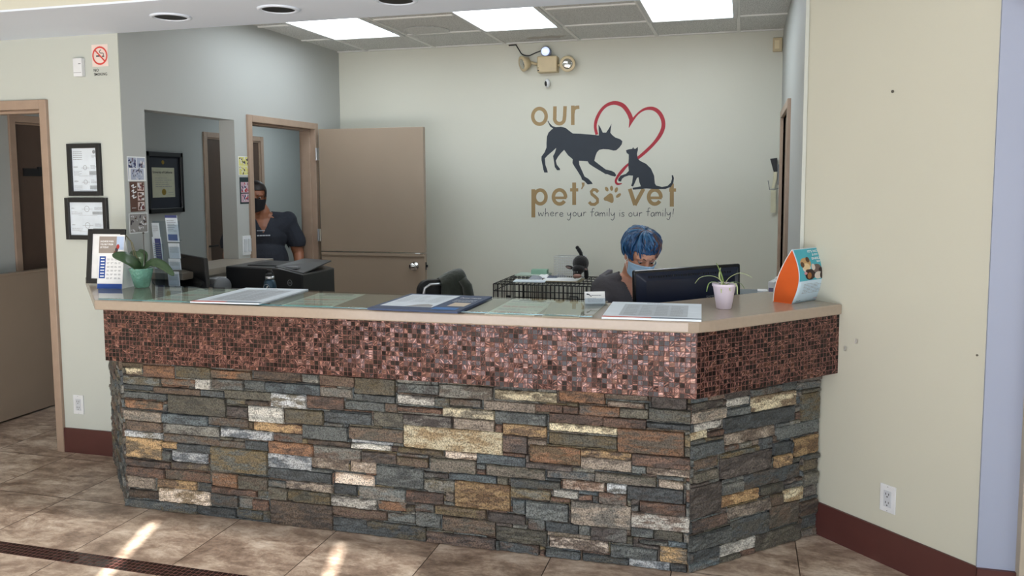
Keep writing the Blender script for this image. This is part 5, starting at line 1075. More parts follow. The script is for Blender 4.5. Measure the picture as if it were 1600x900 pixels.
# wire crate and clutter
Yc, zt = 5.9, .842
a = onz(771, 443.5, zt); x0, x1, y0, y1 = a.x, onz(923, 445, zt).x + .02, a.y, a.y + .6
t = thing('wire_crate', 'black wire dog crate standing against the back wall', 'dog crate', (x0, y0, 0))
M_wire = mat('black_coated_wire', (24, 24, 26), .4)
def wires(name, fn): m = MB(); fn(m); return m.build(name, M_wire, t, smooth=False)
def wr(m, a, b, r=.0032): m.tube([a, b], r, seg=5, cap=False)
for nm, ya in (('front_panel', y0), ('rear_panel', y1)):
    m = MB(); n = 22
    for i in range(n + 1): x = x0 + (x1 - x0) * i / n; wr(m, (x, ya, .03), (x, ya, zt), .0032 if i % 7 else .005)
    for z in (.03, .2, .36, .52, .66, .79, zt): wr(m, (x0, ya, z), (x1, ya, z), .004)
    if nm == 'front_panel':
        c = ony(897, 470, ya); m.tube([(c.x - .03, ya - .01, c.z), (c.x - .03, ya - .01, c.z + .03), (c.x + .03, ya - .01, c.z + .03), (c.x + .03, ya - .01, c.z)], .005, seg=6); m.box((x0 + .1, ya - .005, .72), (x0 + .13, ya + .002, .76))
    m.build(nm, M_wire, t)
for nm, xa in (('side_panel', x0), ('side_panel', x1)):
    m = MB(); n = 14
    for i in range(n + 1): y = y0 + (y1 - y0) * i / n; wr(m, (xa, y, .03), (xa, y, zt), .0032)
    for z in (.03, .2, .36, .52, .66, .79, zt): wr(m, (xa, y0, z), (xa, y1, z), .004)
    m.build(nm, M_wire, t)
m = MB()
for i in range(23): x = x0 + (x1 - x0) * i / 22; wr(m, (x, y0, zt), (x, y1, zt))
for i in range(5): y = y0 + (y1 - y0) * i / 4; wr(m, (x0, y, zt), (x1, y, zt), .004)
m.build('top_panel', M_wire, t)
m = MB(); m.box((x0 + .01, y0 + .01, .02), (x1 - .01, y1 - .01, .04)); m.box((x0, y0, 0), (x0 + .03, y1, .022)); m.box((x1 - .03, y0, 0), (x1, y1, .022)); m.build('floor_tray', M_black, t)
zc = zt + .005
def sheetbox(name, lab, cat, cxy, w, d, z, h, rot, mt, group=None):
    m = MB(); X = V(math.cos(rot), math.sin(rot), 0) * w / 2; Y = V(-math.sin(rot), math.cos(rot), 0) * d / 2; m.obox((cxy[0], cxy[1], z + h / 2), X, Y, (0, 0, h / 2))
    return tag(m.build(name, mt, bevel=.001), lab, cat, group)
def cz(px, py): p = onz(px, py, zc); return (p.x, p.y)
c = cz(880, 438); sheetbox('clipboard', 'tan clipboard with white paper on the right front of the wire crate', 'clipboard', c, .3, .22, zc, .006, .04, mat('tan_hardboard', (150, 140, 104), .5)); sheetbox('paper_sheet', 'white sheet lying on the tan clipboard', 'paper', (c[0] - .01, c[1] - .01), .27, .19, zc + .006, .004, .04, M_paper)
c = cz(832, 440); sheetbox('paper_pile', 'blue-white leaflet pile at the front of the wire crate', 'paper pile', (c[0] - .02, c[1]), .24, .13, zc, .008, .08, M_paperb)
c = cz(826, 433); sheetbox('leaflet', 'pale green folder at the back left of the wire crate', 'folder', (c[0], c[1] + .15), .26, .2, zc, .01, .0, pc('pale_green_card', (176, 192, 180)))
sheetbox('tissue_box', 'small mint green box on the folder at the back left of the crate', 'box', (c[0] + .05, c[1] + .17), .13, .09, zc + .01, .035, .1, pc('mint_card', (140, 176, 156)))
M_sc = [pc('scrap_grey', (150, 154, 162)), M_paper, pc('scrap_slate', (92, 98, 112))]
rr = random.Random(12)
for k, lab in enumerate(('crumpled grey plastic wrap left of the plush animal', 'white folded packet at the middle of the crate top', 'dark grey pouch beside the white packet on the crate', 'grey pouch touching the plush animal')):
    p = cz(834 + k * 13, 437 - (k % 2) * 2); m = MB(); N_ = 10
    def fn(a, b, k=k, p=p):
        w, d = .1, .08; e = min(a, 1 - a, b, 1 - b) * 4; return V(p[0] + (a - .5) * w, p[1] + .06 + (b - .5) * d, zc + .001 + min(1, e) * (.022 + .012 * noise.noise(V(a * 4 + k * 7, b * 4, 1))))
    m.grid(fn, N_, N_); b = m.add([fn(0, 0), fn(1, 0), fn(1, 1), fn(0, 1)]); m.face([b, b + 3, b + 2, b + 1]); tag(m.build('plastic_pouch', M_sc[k % 3], smooth=False), lab, 'pouch')
# clear basket
M_bask = mat('frosted_plastic', (196, 198, 196), .35, bump=(60, .6, .01))
p0 = ony(868, 400, y1 - .12); p1_ = ony(914, 400, y1 - .12); tz = p0.z
t = thing('mesh_basket', 'pale open mesh basket behind the plush animal on the crate', 'basket', (p0.x, y1 - .16, zc))
m = MB(); xa, xb, ya, yb = p0.x, p1_.x, y1 - .17, y1 - .04
for i in range(9): z = zc + .004 + (tz - zc - .004) * i / 8; m.tube([(xa, ya, z), (xb, ya, z)], .0022, seg=4); m.tube([(xa, yb, z), (xb, yb, z)], .0022, seg=4); m.tube([(xa, ya, z), (xa, yb, z)], .0022, seg=4); m.tube([(xb, ya, z), (xb, yb, z)], .0022, seg=4)
for i in range(17): x = xa + (xb - xa) * i / 16; m.tube([(x, ya, zc), (x, ya, tz)], .0018, seg=4); m.tube([(x, yb, zc), (x, yb, tz)], .0018, seg=4)
m.build('mesh', M_bask, t)
m = MB(); m.tube([(xa, ya, tz), (xb, ya, tz), (xb, yb, tz), (xa, yb, tz), (xa, ya, tz)], .004, seg=6); m.build('rim', M_bask, t)
# plush animal
Yp = y0 + .2; sc_ = lambda x, y, d=0: ony(820 + x / 7.5, 360 + y / 7.5, Yp + d)
t = thing('plush_animal', 'small black plush animal with raised tail and pink muzzle on the wire crate', 'plush toy', tuple(sc_(655, 560)))
px = (sc_(100, 0) - sc_(0, 0)).length / 100
M_fur = mat('black_plush', (16, 15, 16), .95, sheen=.25, bump=(120, .8, .006))
m = MB(); m.ell(sc_(655, 385, .06), ((px * 92, 0, 0), (0, .075, 0), (0, 0, px * 92))); m.ell(sc_(630, 455), ((px * 72, 0, 0), (0, .045, 0), (0, 0, px * 52))); m.cap(sc_(620, 490, -.01), px * 48, sc_(640, 430, .04), px * 70)
m.cap(sc_(590, 500, .04), px * 26, sc_(590, 540, .04), px * 26); m.cap(sc_(720, 480, .05), px * 26, sc_(722, 545, .05), px * 26)
b = m.build('body', M_fur, t, smooth=True); md = b.modifiers.new('r', 'REMESH'); md.mode = 'VOXEL'; md.voxel_size = .004
m = MB(); m.tube([tuple(sc_(*q, .06)) for q in ((665, 305), (655, 265), (635, 230), (618, 205))], [px * 20, px * 22, px * 24, px * 20], seg=10); m.sph(sc_(616, 203, .06), px * 22); m.build('tail', M_fur, t, smooth=True)
for s_ in ((565, 440, 485, 425), (690, 445, 735, 455)):
    m = MB(); a, c = sc_(s_[0], s_[1]), sc_(s_[2], s_[3]); d = (c - a); m.ell((a + c) / 2, (d * .62, V(0, 0, 1) * px * 22, V(0, .012, 0)), seg=16); e = m.build('ear', M_fur, t, smooth=True)
    m = MB(); m.ell((a + c) / 2 + d * .15 - V(0, .011, .002), (d * .38, V(0, 0, 1) * px * 12, V(0, .004, 0)), seg=12); m.build('inner_ear', mat('grey_pink_felt', (122, 104, 100), .9), e, smooth=True)
m = MB(); m.ell(sc_(615, 535, -.03), ((px * 48, 0, 0), (0, .03, 0), (0, 0, px * 26))); m.build('muzzle', mat('dusty_pink_felt', (150, 116, 104), .9), t, smooth=True)
for x in (585, 614): m = MB(); m.sph(sc_(x, 489, -.062), px * 8); m.build('eye', mat('glossy_eye', (120, 124, 126), .1), t, smooth=True)
# purple tub
a, c = ony(910, 423, 6.2), ony(945, 428, 6.2)
t = thing('storage_tub', 'dull purple plastic storage tub standing between the crate and the seated person', 'storage tub', (a.x + .05, 6.2, 0))
m = MB(); m.prism([(x1 + .03, 6.12), (c.x, 6.12), (c.x, 6.5), (x1 + .03, 6.5)], 0, c.z - .03); m.build('tub', pcm := mat('dull_purple_plastic', (74, 68, 84), .5), t, bevel=.01)
m = MB(); m.prism([(x1 + .015, 6.1), (c.x + .012, 6.1), (c.x + .012, 6.52), (x1 + .015, 6.52)], c.z - .032, c.z); m.build('lid', pcm, t, bevel=.006)
# right monitor
A, C = ony(988, 421, 3.93), onz(1157, 411, 1.195); A = V(-.492, 3.92, 0); C = V(-.003, 4.22, 0)
ln, u = basis(A, C); n = V(-u.y, u.x, 0); mid = (A + C) / 2
t = thing('monitor', 'large black monitor seen from behind, in front of the seated person', 'monitor', (mid.x, mid.y, .76))
za, zb_ = ony(988, 423, A.y).z, ony(1157, 412, C.y).z; ux = (V(C.x, C.y, zb_) - V(A.x, A.y, za)); uu = ux.normalized(); wv = V(0, 0, 1) - uu * uu.z; wv.normalize(); top = V(A.x, A.y, za) + ux / 2; hh = .36
m = MB(); m.obox(top - wv * hh / 2 + n * .012, ux / 2, wv * hh / 2, n * .012); m.build('bezel', mat('glossy_black_plastic', (20, 21, 24), .2), t, bevel=.008)
M_mb2 = mat('blue_black_casing', (18, 28, 50), .3)
def mp2(a, h, d): return top + uu * a - wv * h + n * d
m = MB(); L2 = ux.length / 2; ring1 = [mp2(-L2 + .012, .014, 0), mp2(L2 - .012, .014, 0), mp2(L2 - .012, hh - .014, 0), mp2(-L2 + .012, hh - .014, 0)]; ring2 = [mp2(-L2 + .05, .05, -.03), mp2(L2 - .05, .05, -.03), mp2(L2 - .05, hh - .05, -.03), mp2(-L2 + .05, hh - .05, -.03)]
b = m.add(ring1 + ring2); m.face([b + 4, b + 5, b + 6, b + 7])
for k in range(4): m.face([b + k, b + (k + 1) % 4, b + 4 + (k + 1) % 4, b + 4 + k])
back = m.build('rear_casing', M_mb2, t, bevel=.006)
m = MB()
for k in range(34): m.obox(mp2(-L2 + .07 + k * (2 * L2 - .14) / 33, .034, -.019), uu * .0022, wv * .006, n * .002)
m.build('vents', M_dark, back)
f = Flat(mp2(.02, 0, -.0305), uu, wv); f.O = mp2(.03, hh * .42, -.0305); f.text('SAMSUNG', .05, -.2 * 0, .011, M_inkg, w=.085); f.done('lettering', back)
m = MB(); m.obox(mp2(0, hh / 2, .0245), uu * (L2 - .015), wv * (hh / 2 - .015), n * .0008); m.build('screen', mat('lit_screen', (170, 190, 215), .3, emis=.6), t)
m = MB(); m.obox(V(mid.x, mid.y, .8) + n * -.02, uu * .03, V(0, 0, .035), n * .015); m.lathe([(.13, 0), (.13, .006), (.11, .012)], (mid.x, mid.y + .02, .76), seg=32); m.build('stand', M_black, t)
# binders etc at the right
t = thing('ring_binder', 'white ring binder standing upright behind the right end of the counter', 'binder', (.1, 4.3, .76), group='white binders behind the right end of the counter')
def binder(t, px, dy, hz):
    a = ony(px, hz, 4.27 + dy); zt = a.z; m = MB(); d = V(.25, .97, 0).normalized(); s_ = V(d.y, -d.x, 0); O = V(a.x, 4.27 + dy, .76)
    m.obox(O + s_ * .016 + d * .12 + V(0, 0, (zt - .76) / 2), s_ * .016, d * .12, V(0, 0, (zt - .76) / 2)); m.build('cover', M_wht, t, bevel=.003)
    m = MB(); m.obox(O + s_ * .016 - d * .001 + V(0, 0, (zt - .76) * .55), s_ * .011, d * .002, V(0, 0, (zt - .76) * .36)); m.build('spine_label', pc('violet_grey_label', (120, 118, 150)), t)
binder(t, 1200, 0, 440)
t = thing('ring_binder', 'second white ring binder, half hidden behind the orange tent card', 'binder', (.17, 4.3, .76), group='white binders behind the right end of the counter'); binder(t, 1211, .05, 433)
p = ony(1190, 452, 4.4); m = MB(); m.obox((p.x, 4.42, p.z + .0 - .0), (.04, .01, 0), (0, .05, 0), (0, 0, .006)); 
m2 = thing('desktop_shelf', 'low grey desktop shelf right of the monitor', 'shelf', (.06, 4.5, .76))
q = ony(1175, 459, 4.42)
m = MB(); m.box((-.06, 4.4, q.z - .012), (.1, 4.6, q.z)); m.build('top', mat('blue_grey_laminate', (92, 104, 112), .4), m2)
for x in (-.055, .085): m = MB(); m.box((x, 4.4, .76), (x + .012, 4.6, q.z - .012)); m.build('side', M_grey, m2)
p = ony(1190, 453, 4.45); m = MB(); m.box((p.x - .02, 4.42, q.z), (p.x + .03, 4.5, q.z + .016)); tag(m.build('paper_stack', M_paper), 'small stack of white papers on the low shelf right of the monitor', 'paper stack')
# ------------------------------------------------------------------ people
def remesh(m, vox, smooth_it=6):
    """evaluate overlapping limbs as one continuous surface; returns mesh datablock"""
    me = bpy.data.meshes.new('tmp'); me.from_pydata([tuple(v) for v in m.v], [], m.f); bm = bmesh.new(); bm.from_mesh(me); bmesh.ops.recalc_face_normals(bm, faces=bm.faces); bm.to_mesh(me); bm.free()
    o = bpy.data.objects.new('tmp', me); COL.objects.link(o)
    r = o.modifiers.new('r', 'REMESH'); r.mode = 'VOXEL'; r.voxel_size = vox
    s = o.modifiers.new('s', 'SMOOTH'); s.iterations = smooth_it; s.factor = .5
    dg = bpy.context.evaluated_depsgraph_get(); out = bpy.data.meshes.new_from_object(o.evaluated_get(dg)); bpy.data.objects.remove(o); return out
def place(name, me, mt, parent, cut=None, disp=None, solid=0):
    org = loc_of(parent); bm = bmesh.new(); bm.from_mesh(me)
    if disp:
        bm.normal_update()
        for v in bm.verts: v.co += v.normal * disp(v.co)
    if cut: bmesh.ops.delete(bm, geom=[f for f in bm.faces if cut(f.calc_center_median())], context='FACES')
    for v in bm.verts: v.co -= org
    for f in bm.faces: f.smooth = True
    bm.to_mesh(me); bm.free(); me.materials.clear(); me.materials.append(mt); me.name = name
    o = bpy.data.objects.new(name, me); COL.objects.link(o); o.parent = parent; ORG[o.name] = org
    if solid: md = o.modifiers.new('solid', 'SOLIDIFY'); md.thickness = solid; md.offset = 1
    return o
class Fr:
    def __init__(s, o, fwd, up_=V(0, 0, 1)):
        s.o = Vector(o); s.f = Vector(fwd).normalized(); s.r = s.f.cross(up_).normalized(); s.u = s.r.cross(s.f)
    def __call__(s, r, f, u): return s.o + s.r * r + s.f * f + s.u * u
    def ax(s, r, f, u): return (s.r * r, s.f * f, s.u * u)
    def inv(s, p): d = p - s.o; return d.dot(s.r), d.dot(s.f), d.dot(s.u)
def head_parts(m, H, k=1):
    E = lambda c, a: m.ell(H(*[v * k for v in c]), H.ax(*[v * k for v in a]), seg=28, rings=18)
    E((0, -.012, .035), (.074, .094, .084)); E((0, .018, -.035), (.059, .068, .078)); E((0, .03, .03), (.064, .064, .05))
    m.cap(H(0, .066 * k, -.098 * k), .02 * k, H(0, .05 * k, -.09 * k), .034 * k)
    for s in (-1, 1):
        m.cap(H(s * .05 * k, .0, -.06 * k), .022 * k, H(s * .02 * k, .055 * k, -.095 * k), .018 * k)       # jaw
        m.cap(H(s * .012 * k, .089 * k, .029 * k), .009 * k, H(s * .046 * k, .072 * k, .026 * k), .010 * k)   # brow ridge
        m.cap(H(s * .038 * k, .064 * k, -.022 * k), .017 * k, H(s * .03 * k, .069 * k, -.04 * k), .015 * k)      # cheek
        m.ell(H(s * .073 * k, -.008 * k, -.004 * k), (H.f * .017 * k, H.r * .008 * k, H.u * .031 * k), seg=16, rings=10)       # ear
    m.cap(H(0, .087 * k, .014 * k), .008 * k, H(0, .106 * k, -.026 * k), .0125 * k); m.cap(H(-.011 * k, .096 * k, -.03 * k), .009 * k, H(.011 * k, .096 * k, -.03 * k), .009 * k)
    m.cap(H(-.018 * k, .081 * k, -.06 * k), .008 * k, H(.018 * k, .081 * k, -.06 * k), .008 * k)
def hand(m, W_, d, side, k=1, curl=.35):
    """palm and five separate fingers from wrist point W_, pointing along d, palm normal side"""
    d = Vector(d).normalized(); n = Vector(side).normalized(); x = d.cross(n).normalized(); n = x.cross(d)
    for j in range(4): m.cap(W_ + x * (j - 1.5) * .011 * k, .013 * k, W_ + d * .08 * k + x * (j - 1.5) * .0195 * k, .0115 * k)
    for j, L in enumerate((.068, .08, .074, .056)):
        p = W_ + d * .082 * k + x * (j - 1.5) * .0205 * k; a = .15
        for q, (ll, r0, r1) in enumerate(((.45, .0092, .0086), (.3, .0086, .008), (.25, .008, .0068))):
            dd = d * math.cos(a) + n * math.sin(a) + x * (j - 1.5) * .05; e = p + dd.normalized() * L * ll * k; m.cap(p, r0 * k, e, r1 * k, seg=10); p = e; a += curl
    p = W_ + d * .022 * k - x * .024 * k; e = p + (d * .6 - x * .75 + n * .3).normalized() * .042 * k; m.cap(p, .0125 * k, e, .0105 * k, seg=10); m.cap(e, .0105 * k, e + (d * .9 - x * .2 + n * .3).normalized() * .032 * k, .0085 * k, seg=10)
def eyes(H, parent, k, iris, lash):
    for s in (-1, 1):
        c = H(s * .031 * k, .0725 * k, .006 * k); m = MB(); m.sph(c, .0118 * k, seg=16, rings=12); e = m.build('eye', mat('eye_white', (150, 142, 136), .25), parent, smooth=True)
        gz = (H.f * 1 - H.u * .35 + H.r * .05).normalized(); m = MB(); m.lathe([(.0055 * k, .0108 * k), (.003 * k, .0122 * k), (0, .0124 * k)], c, gz, seg=14); m.build('iris', iris, e)
        for nm, sg in (('eyelid', 1), ('eyelid', -1)):
            m = MB()
            def fn(a, b, s_=sg):
                th = (a - .5) * 2.2; ph = s_ * (.36 if s_ > 0 else .75) + s_ * b * .9; r_ = .0131 * k; return c + H.r * math.sin(th) * math.cos(ph) * r_ + H.f * math.cos(th) * math.cos(ph) * r_ + H.u * math.sin(ph) * r_
            m.grid(fn, 10, 5); m.build(nm, lash[0], parent, smooth=True)
        m = MB(); P = [H(s * (.014 + .011 * q) * k, (.094 - .005 * q * q * .8) * k, (.026 + (.006 if q in (1, 2) else .0) - .002 * q) * k) for q in range(4)]; m.tube([tuple(p) for p in smoothpts([tuple(p) for p in P], 4)], .0032 * k, seg=6); m.build('eyebrow', lash[1], parent, smooth=True)
def mask(H, parent, k, mt, strap, pleat=.0018):
    def fn(a, b):
        s = (a - .5) * 2; th = s * R(76); v = 1 - b; rad = .08 * (1 - .08 * (1 - v) * abs(s)); nose = .034 * math.exp(-(s / .28) ** 2) * (.75 + .35 * (1 - abs(v - .6) * 1.5)); zz = -.001 - .104 * b + .012 * math.exp(-(s / .25) ** 2) * (1 - b) - .012 * abs(s) * (1 - b) + .02 * abs(s) * b
        pl = pleat * math.sin(b * 22) * (1 - abs(s) ** 4); tap = 1 - .1 * b
        return H(math.sin(th) * rad * k * tap, (.014 + (math.cos(th) * .084 + nose * (1 - .35 * b) + pl) * tap) * k + .002, zz * k)
    m = MB(); m.grid(fn, 28, 22); o = m.build('face_mask', mt, parent, smooth=True, solid=.0016)
    for s in (-1, 1):
        a = 0 if s < 0 else 1
        m = MB(); m.tube([tuple(p) for p in smoothpts([tuple(p) for p in (fn(a, .06), H(s * .079 * k, .012 * k, .004 * k), H(s * .081 * k, -.018 * k, .022 * k), H(s * .08 * k, -.026 * k, -.004 * k), H(s * .076 * k, .004 * k, -.035 * k), fn(a, .92))], 4)], .0013 * k, seg=6); m.build('ear_loop', strap, o, smooth=True)
M_skin = mat('fair_skin', (196, 142, 116), .5, mottle=(12, .04)); M_skin2 = mat('tan_skin', (150, 98, 72), .5, mottle=(12, .04))
M_scrub = mat('charcoal_scrub_cloth', (72, 70, 74), .85, bump=(70, .4, .006)); M_navyc = mat('dark_navy_scrub_cloth', (34, 39, 50), .85, bump=(70, .4, .006)); M_pant = mat('dark_trouser_cloth', (40, 42, 48), .85); M_shoe = mat('black_shoe', (26, 26, 28), .5)
def hair_mat(name, stops, scale):
    mt = bpy.data.materials.new(name); t = NT(mt); at_ = t.n('ShaderNodeAttribute', attribute_name='tone'); tc = t.n('ShaderNodeTexCoord'); nz = t.n('ShaderNodeTexNoise'); nz.inputs['Scale'].default_value = scale; t.l(tc.outputs['Object'], nz.inputs['Vector'])
    mx = t.n('ShaderNodeMath', operation='MULTIPLY_ADD'); t.l(nz.outputs[0], mx.inputs[0]); mx.inputs[1].default_value = .35; t.l(at_.outputs['Fac'], mx.inputs[2])
    t.l(t.ramp(mx.outputs[0], stops), t.b.inputs['Base Color']); t.b.inputs['Roughness'].default_value = .42; return mt
M_blueh = hair_mat('dyed_blue_hair', [(.15, lin((20, 36, 60))), (.4, lin((32, 74, 116))), (.72, lin((62, 110, 148))), (.84, lin((52, 46, 54))), (.98, lin((88, 60, 56)))], 60)
M_darkh = mat('dark_brown_hair', (40, 32, 30), .5, bump=(90, .6, .004))
def set_tone(o, fn):
    me = o.data; at_ = me.attributes.new('tone', 'FLOAT', 'POINT'); at_.data.foreach_set('value', [fn(v.index) for v in me.vertices])

# seated person at the desk
t = thing('person', 'seated person with short blue hair, blue face mask and charcoal scrub top looking down behind the large monitor', 'person', (-.66, 4.62, 0))
t['label'] = 'seated person with short blue hair and blue face mask looking down behind the large monitor'
bf = V(.42, -.9, 0).normalized(); Bd = Fr((-.59, 4.53, .05), bf); BL = Fr((-.59, 4.53, 0), bf)
Hc = V(-.510, 4.335, 1.212); Hh = Fr(Hc, V(.50, -.83, -.48), V(.06, 0, 1)); k = 1.02
m = MB(); head_parts(m, Hh, k)
nk = Bd(0, .06, 1.06)
m.cap(Hh(0, -.02, -.03), .05, nk, .056); m.cap(nk, .055, Bd(0, .03, .99), .075)
Sh = [Bd(-.15, .02, .965), Bd(.15, .02, .965)]
m.ell(Bd(0, .02, .9), Bd.ax(.15, .095, .16)); m.ell(Bd(0, 0, .72), Bd.ax(.135, .1, .2)); m.ell(Bd(0, -.02, .55), Bd.ax(.17, .13, .12))
for s, S_ in zip((-1, 1), Sh):
    m.cap(nk - V(0, 0, .03), .04, S_, .05); m.cap(S_, .055, Bd(s * .05, .04, .93), .08)
    el = Bd(s * .215, .12, .78); wr_ = Bd(s * .13, .33, .78); m.cap(S_, .047, el, .039); m.cap(el, .038, wr_, .026); hand(m, wr_, bf + V(0, 0, -.1), V(0, 0, -1), 1, .3)
    hp = Bd(s * .09, -.02, .5); kn = BL(s * .11, .38, .49); an = BL(s * .1, .33, .09); m.cap(hp, .09, kn, .06); m.cap(kn, .058, an, .038); m.cap(an, .038, BL(s * .1, .36, .04), .032); m.cap(BL(s * .1, .3, .035), .033, BL(s * .11, .5, .03), .03)
place('body', remesh(m, .0042, 4), M_skin, t)
eyes(Hh, t, k, mat('brown_iris', (62, 42, 32), .2), (mat('eyelid_skin', (168, 112, 96), .5), mat('brow_brown', (84, 56, 46), .7)))
mask(Hh, t, k, mat('pale_blue_mask', (164, 196, 220), .75), mat('white_elastic', (225, 225, 225), .6))
# scrub top
m = MB()
m.ell(Bd(0, .02, .89), Bd.ax(.16, .112, .15)); m.ell(Bd(0, 0, .74), Bd.ax(.155, .12, .2)); m.ell(Bd(0, -.02, .58), Bd.ax(.185, .145, .13))
for s, S_ in zip((-1, 1), Sh):
    m.cap(Bd(s * .05, .045, 1.03), .038, S_, .06); m.cap(S_, .07, Bd(s * .05, .04, .93), .09); e = Bd(s * .2, .085, .84); m.cap(S_, .06, e, .064)
def vcut(p):
    r_, f_, u_ = Bd.inv(p)
    if u_ > 1.045 and abs(r_) < .062 + (u_ - 1.045) * .3: return True
    if f_ > .03 and u_ > .865 and abs(r_) < (u_ - .865) * .42: return True
    if abs(r_) > .175 and u_ < .825 and ((p - Bd(math.copysign(.2, r_), .085, .84)).length < .09): return True
    return False
place('scrub_top', remesh(m, .006, 5), M_scrub, t, cut=vcut, disp=lambda c: noise.noise(c * 14) * .004, solid=.003)
m = MB()
for s in (-1, 1):
    hp = Bd(s * .09, -.02, .5); kn = BL(s * .11, .38, .49); an = BL(s * .1, .33, .12); m.cap(hp, .105, kn, .074); m.cap(kn, .073, an, .06)
m.ell(Bd(0, -.03, .53), Bd.ax(.185, .145, .11)); place('trousers', remesh(m, .009, 4), M_pant, t)
for s in (-1, 1): m = MB(); m.cap(BL(s * .1, .3, .042), .042, BL(s * .11, .5, .036), .036); m.box(BL(s * .105, .4, .012) - V(.04, .1, .012), BL(s * .105, .4, .012) + V(.04, .1, .006)); place('shoe', remesh(m, .006, 3), M_shoe, t)
# hair: cap plus swept locks
def hp_(az, el, off=0):      # az 0 = front, + toward the person's left; el from crown
    x = math.sin(az) * math.sin(el); y = math.cos(az) * math.sin(el); z = math.cos(el)
    return Hh(x * (.083 + off) * k, (-.013 + y * (.101 + off)) * k, (.036 + z * (.094 + off)) * k)
m = MB(); m.ell(Hh(0, -.014 * k, .036 * k), Hh.ax(.081 * k, .1 * k, .092 * k), seg=40, rings=28)
def hcut(p):
    r_, f_, u_ = [v / k for v in Hh.inv(p)]
    return u_ < (.052 if f_ > .045 else (-.005 if f_ > .0 else (-.02 if f_ > -.03 else -.075)))
hc = place('hair', remesh(m, .006, 2), M_blueh, t, cut=hcut, solid=.006); set_tone(hc, lambda i: .2)
rr = random.Random(11); m = MB(); tones = []
for q in range(230):
    az0 = rr.uniform(-math.pi, math.pi); el0 = rr.uniform(.05, .8); part = -.35
    sweep = rr.uniform(.25, .6); P = []; n = 7; front = abs(az0) < 1.1
    elE = (1.22 if abs(az0) < .9 else 1.62 if abs(az0) < 1.7 else 2.15) + rr.uniform(-.12, .1)
    for i in range(n):
        tt = i / (n - 1); el = el0 + (elE - el0) * tt; az = az0 + sweep * tt * (-1 if az0 > part else 1) * (1 if front else .3); off = .006 + .014 * math.sin(tt * math.pi) * rr.uniform(.6, 1.2) * (1.2 if el < 1 else .8)
        P.append(tuple(hp_(az, el, off)))
    P = smoothpts(P, 3); L = len(P); r0 = rr.uniform(.0042, .0075); b0 = len(m.v)
    m.tube(P, [r0 * (1 - .75 * (i / (L - 1)) ** 2) for i in range(L)], seg=6); dark = (-1.25 < az0 < -.15 and rr.random() < .6) or rr.random() < .04
    tn = .75 + rr.uniform(0, .1) if dark else rr.uniform(.0, .45); tones += [tn] * (len(m.v) - b0)
lk = m.build('locks', M_blueh, hc, smooth=True); set_tone(lk, lambda i: tones[i])

# standing person in the corridor doorway
t = thing('person', 'standing person in dark navy scrub top and black face mask behind the office door frame', 'person', (-3.70, 5.86, 0))
hd = ony(403, 310, 5.82); bf = V(.55, -.84, 0).normalized(); Bd = Fr((hd.x + .0, 5.88, 0), bf); ht = 1.5
Hh = Fr((hd.x - .02, 5.82, 1.485), V(.5, -.85, -.12)); k = 1.02
m = MB(); head_parts(m, Hh, k); nk = Bd(0, .02, 1.36); m.cap(Hh(0, -.02, -.03), .052, nk, .06); m.cap(nk, .058, Bd(0, .0, 1.28), .08)
Sh = [Bd(-.19, 0, 1.285), Bd(.19, 0, 1.285)]
m.ell(Bd(0, .01, 1.17), Bd.ax(.17, .115, .17)); m.ell(Bd(0, .02, .98), Bd.ax(.17, .14, .2)); m.ell(Bd(0, -.01, .84), Bd.ax(.18, .15, .14))
WR = []
for s, S_ in zip((-1, 1), Sh):
    m.cap(nk - V(0, 0, .03), .045, S_, .058); m.cap(S_, .062, Bd(s * .06, .02, 1.2), .09); el = Bd(s * .27, .0, 1.03); wr_ = Bd(s * .28, .12, .83); m.cap(S_, .055, el, .046); m.cap(el, .045, wr_, .029); hand(m, wr_, V(0, 0, -1) + bf * .3, -Bd.r * s, 1, .3)
    hp = Bd(s * .095, 0, .84); kn = Bd(s * .1, .02, .47); an = Bd(s * .1, -.01, .09); m.cap(hp, .098, kn, .062); m.cap(kn, .06, an, .04); m.cap(an, .038, Bd(s * .1, .0, .045), .034); m.cap(Bd(s * .1, -.03, .035), .034, Bd(s * .12, .16, .03), .03)
place('body', remesh(m, .0048, 4), M_skin2, t)
eyes(Hh, t, k, mat('brown_iris', (0,) * 3), (mat('eyelid_tan', (128, 82, 62), .5), M_darkh)); mask(Hh, t, k, mat('black_cloth_mask', (24, 24, 28), .85), M_black, .0)
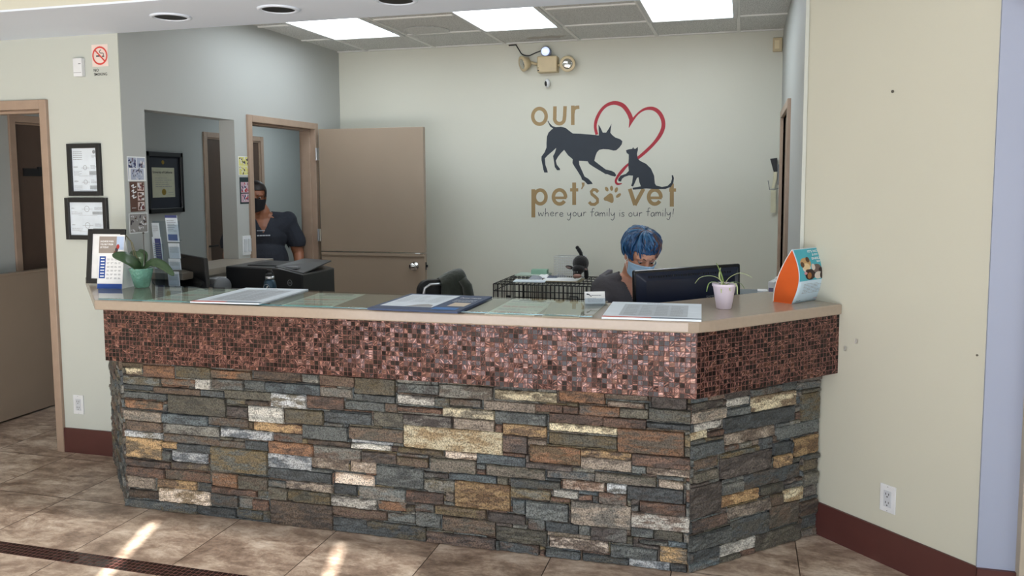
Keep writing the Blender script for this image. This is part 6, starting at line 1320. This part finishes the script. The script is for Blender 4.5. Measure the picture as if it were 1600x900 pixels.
m = MB(); m.ell(Bd(0, .01, 1.17), Bd.ax(.19, .135, .17)); m.ell(Bd(0, .02, .98), Bd.ax(.192, .162, .2)); m.ell(Bd(0, -.01, .84), Bd.ax(.2, .165, .14))
for s, S_ in zip((-1, 1), Sh): m.cap(Bd(s * .06, .01, 1.325), .045, S_, .072); m.cap(S_, .08, Bd(s * .06, .02, 1.2), .1); m.cap(S_, .07, Bd(s * .255, .0, 1.12), .078)
def vcut2(p):
    r_, f_, u_ = Bd.inv(p)
    return (u_ > 1.34 and abs(r_) < .07) or (f_ > .03 and u_ > 1.2 and abs(r_) < (u_ - 1.2) * .5) or (abs(r_) > .2 and u_ < 1.085 and u_ > .9) and (p - Bd(math.copysign(.255, r_), 0, 1.12)).length < .1
sc2 = place('scrub_top', remesh(m, .006, 5), M_navyc, t, cut=vcut2, disp=lambda c: noise.noise(c * 12) * .005, solid=.003)
f = Flat(Bd(.02, .152, 1.19), -Bd.r * -1, V(0, 0, 1)); f.O = Bd(.05, .156, 1.2); f.U = Bd.r * -1; f.U = -Bd.r if (-Bd.r).x > 0 else Bd.r; f.N = f.U.cross(f.W)
f.lines(0, .02, .06, .035, 1, M_palegrey, .5, 2); f.lines(0, -.02, .1, -.0, 1, M_palegrey, .5, 5); f.done('chest_lettering', sc2)
m = MB()
for s in (-1, 1): hp = Bd(s * .095, 0, .84); kn = Bd(s * .1, .02, .47); an = Bd(s * .1, -.01, .1); m.cap(hp, .112, kn, .08); m.cap(kn, .079, an, .062)
place('trousers', remesh(m, .009, 4), M_pant, t)
for s in (-1, 1): m = MB(); m.cap(Bd(s * .1, -.03, .042), .042, Bd(s * .12, .16, .037), .037); place('shoe', remesh(m, .006, 3), M_shoe, t)
m = MB(); m.ell(Hh(0, -.016, .038), Hh.ax(.082, .1, .09), seg=32, rings=20); m.ell(Hh(0, -.1, .05), Hh.ax(.04, .04, .04))
place('hair', remesh(m, .006, 3), M_darkh, t, cut=lambda p: (lambda r_, f_, u_: f_ > -.06 and u_ < (.062 if f_ > .03 else -.0) or u_ < -.075)(*Hh.inv(p)), solid=.005)
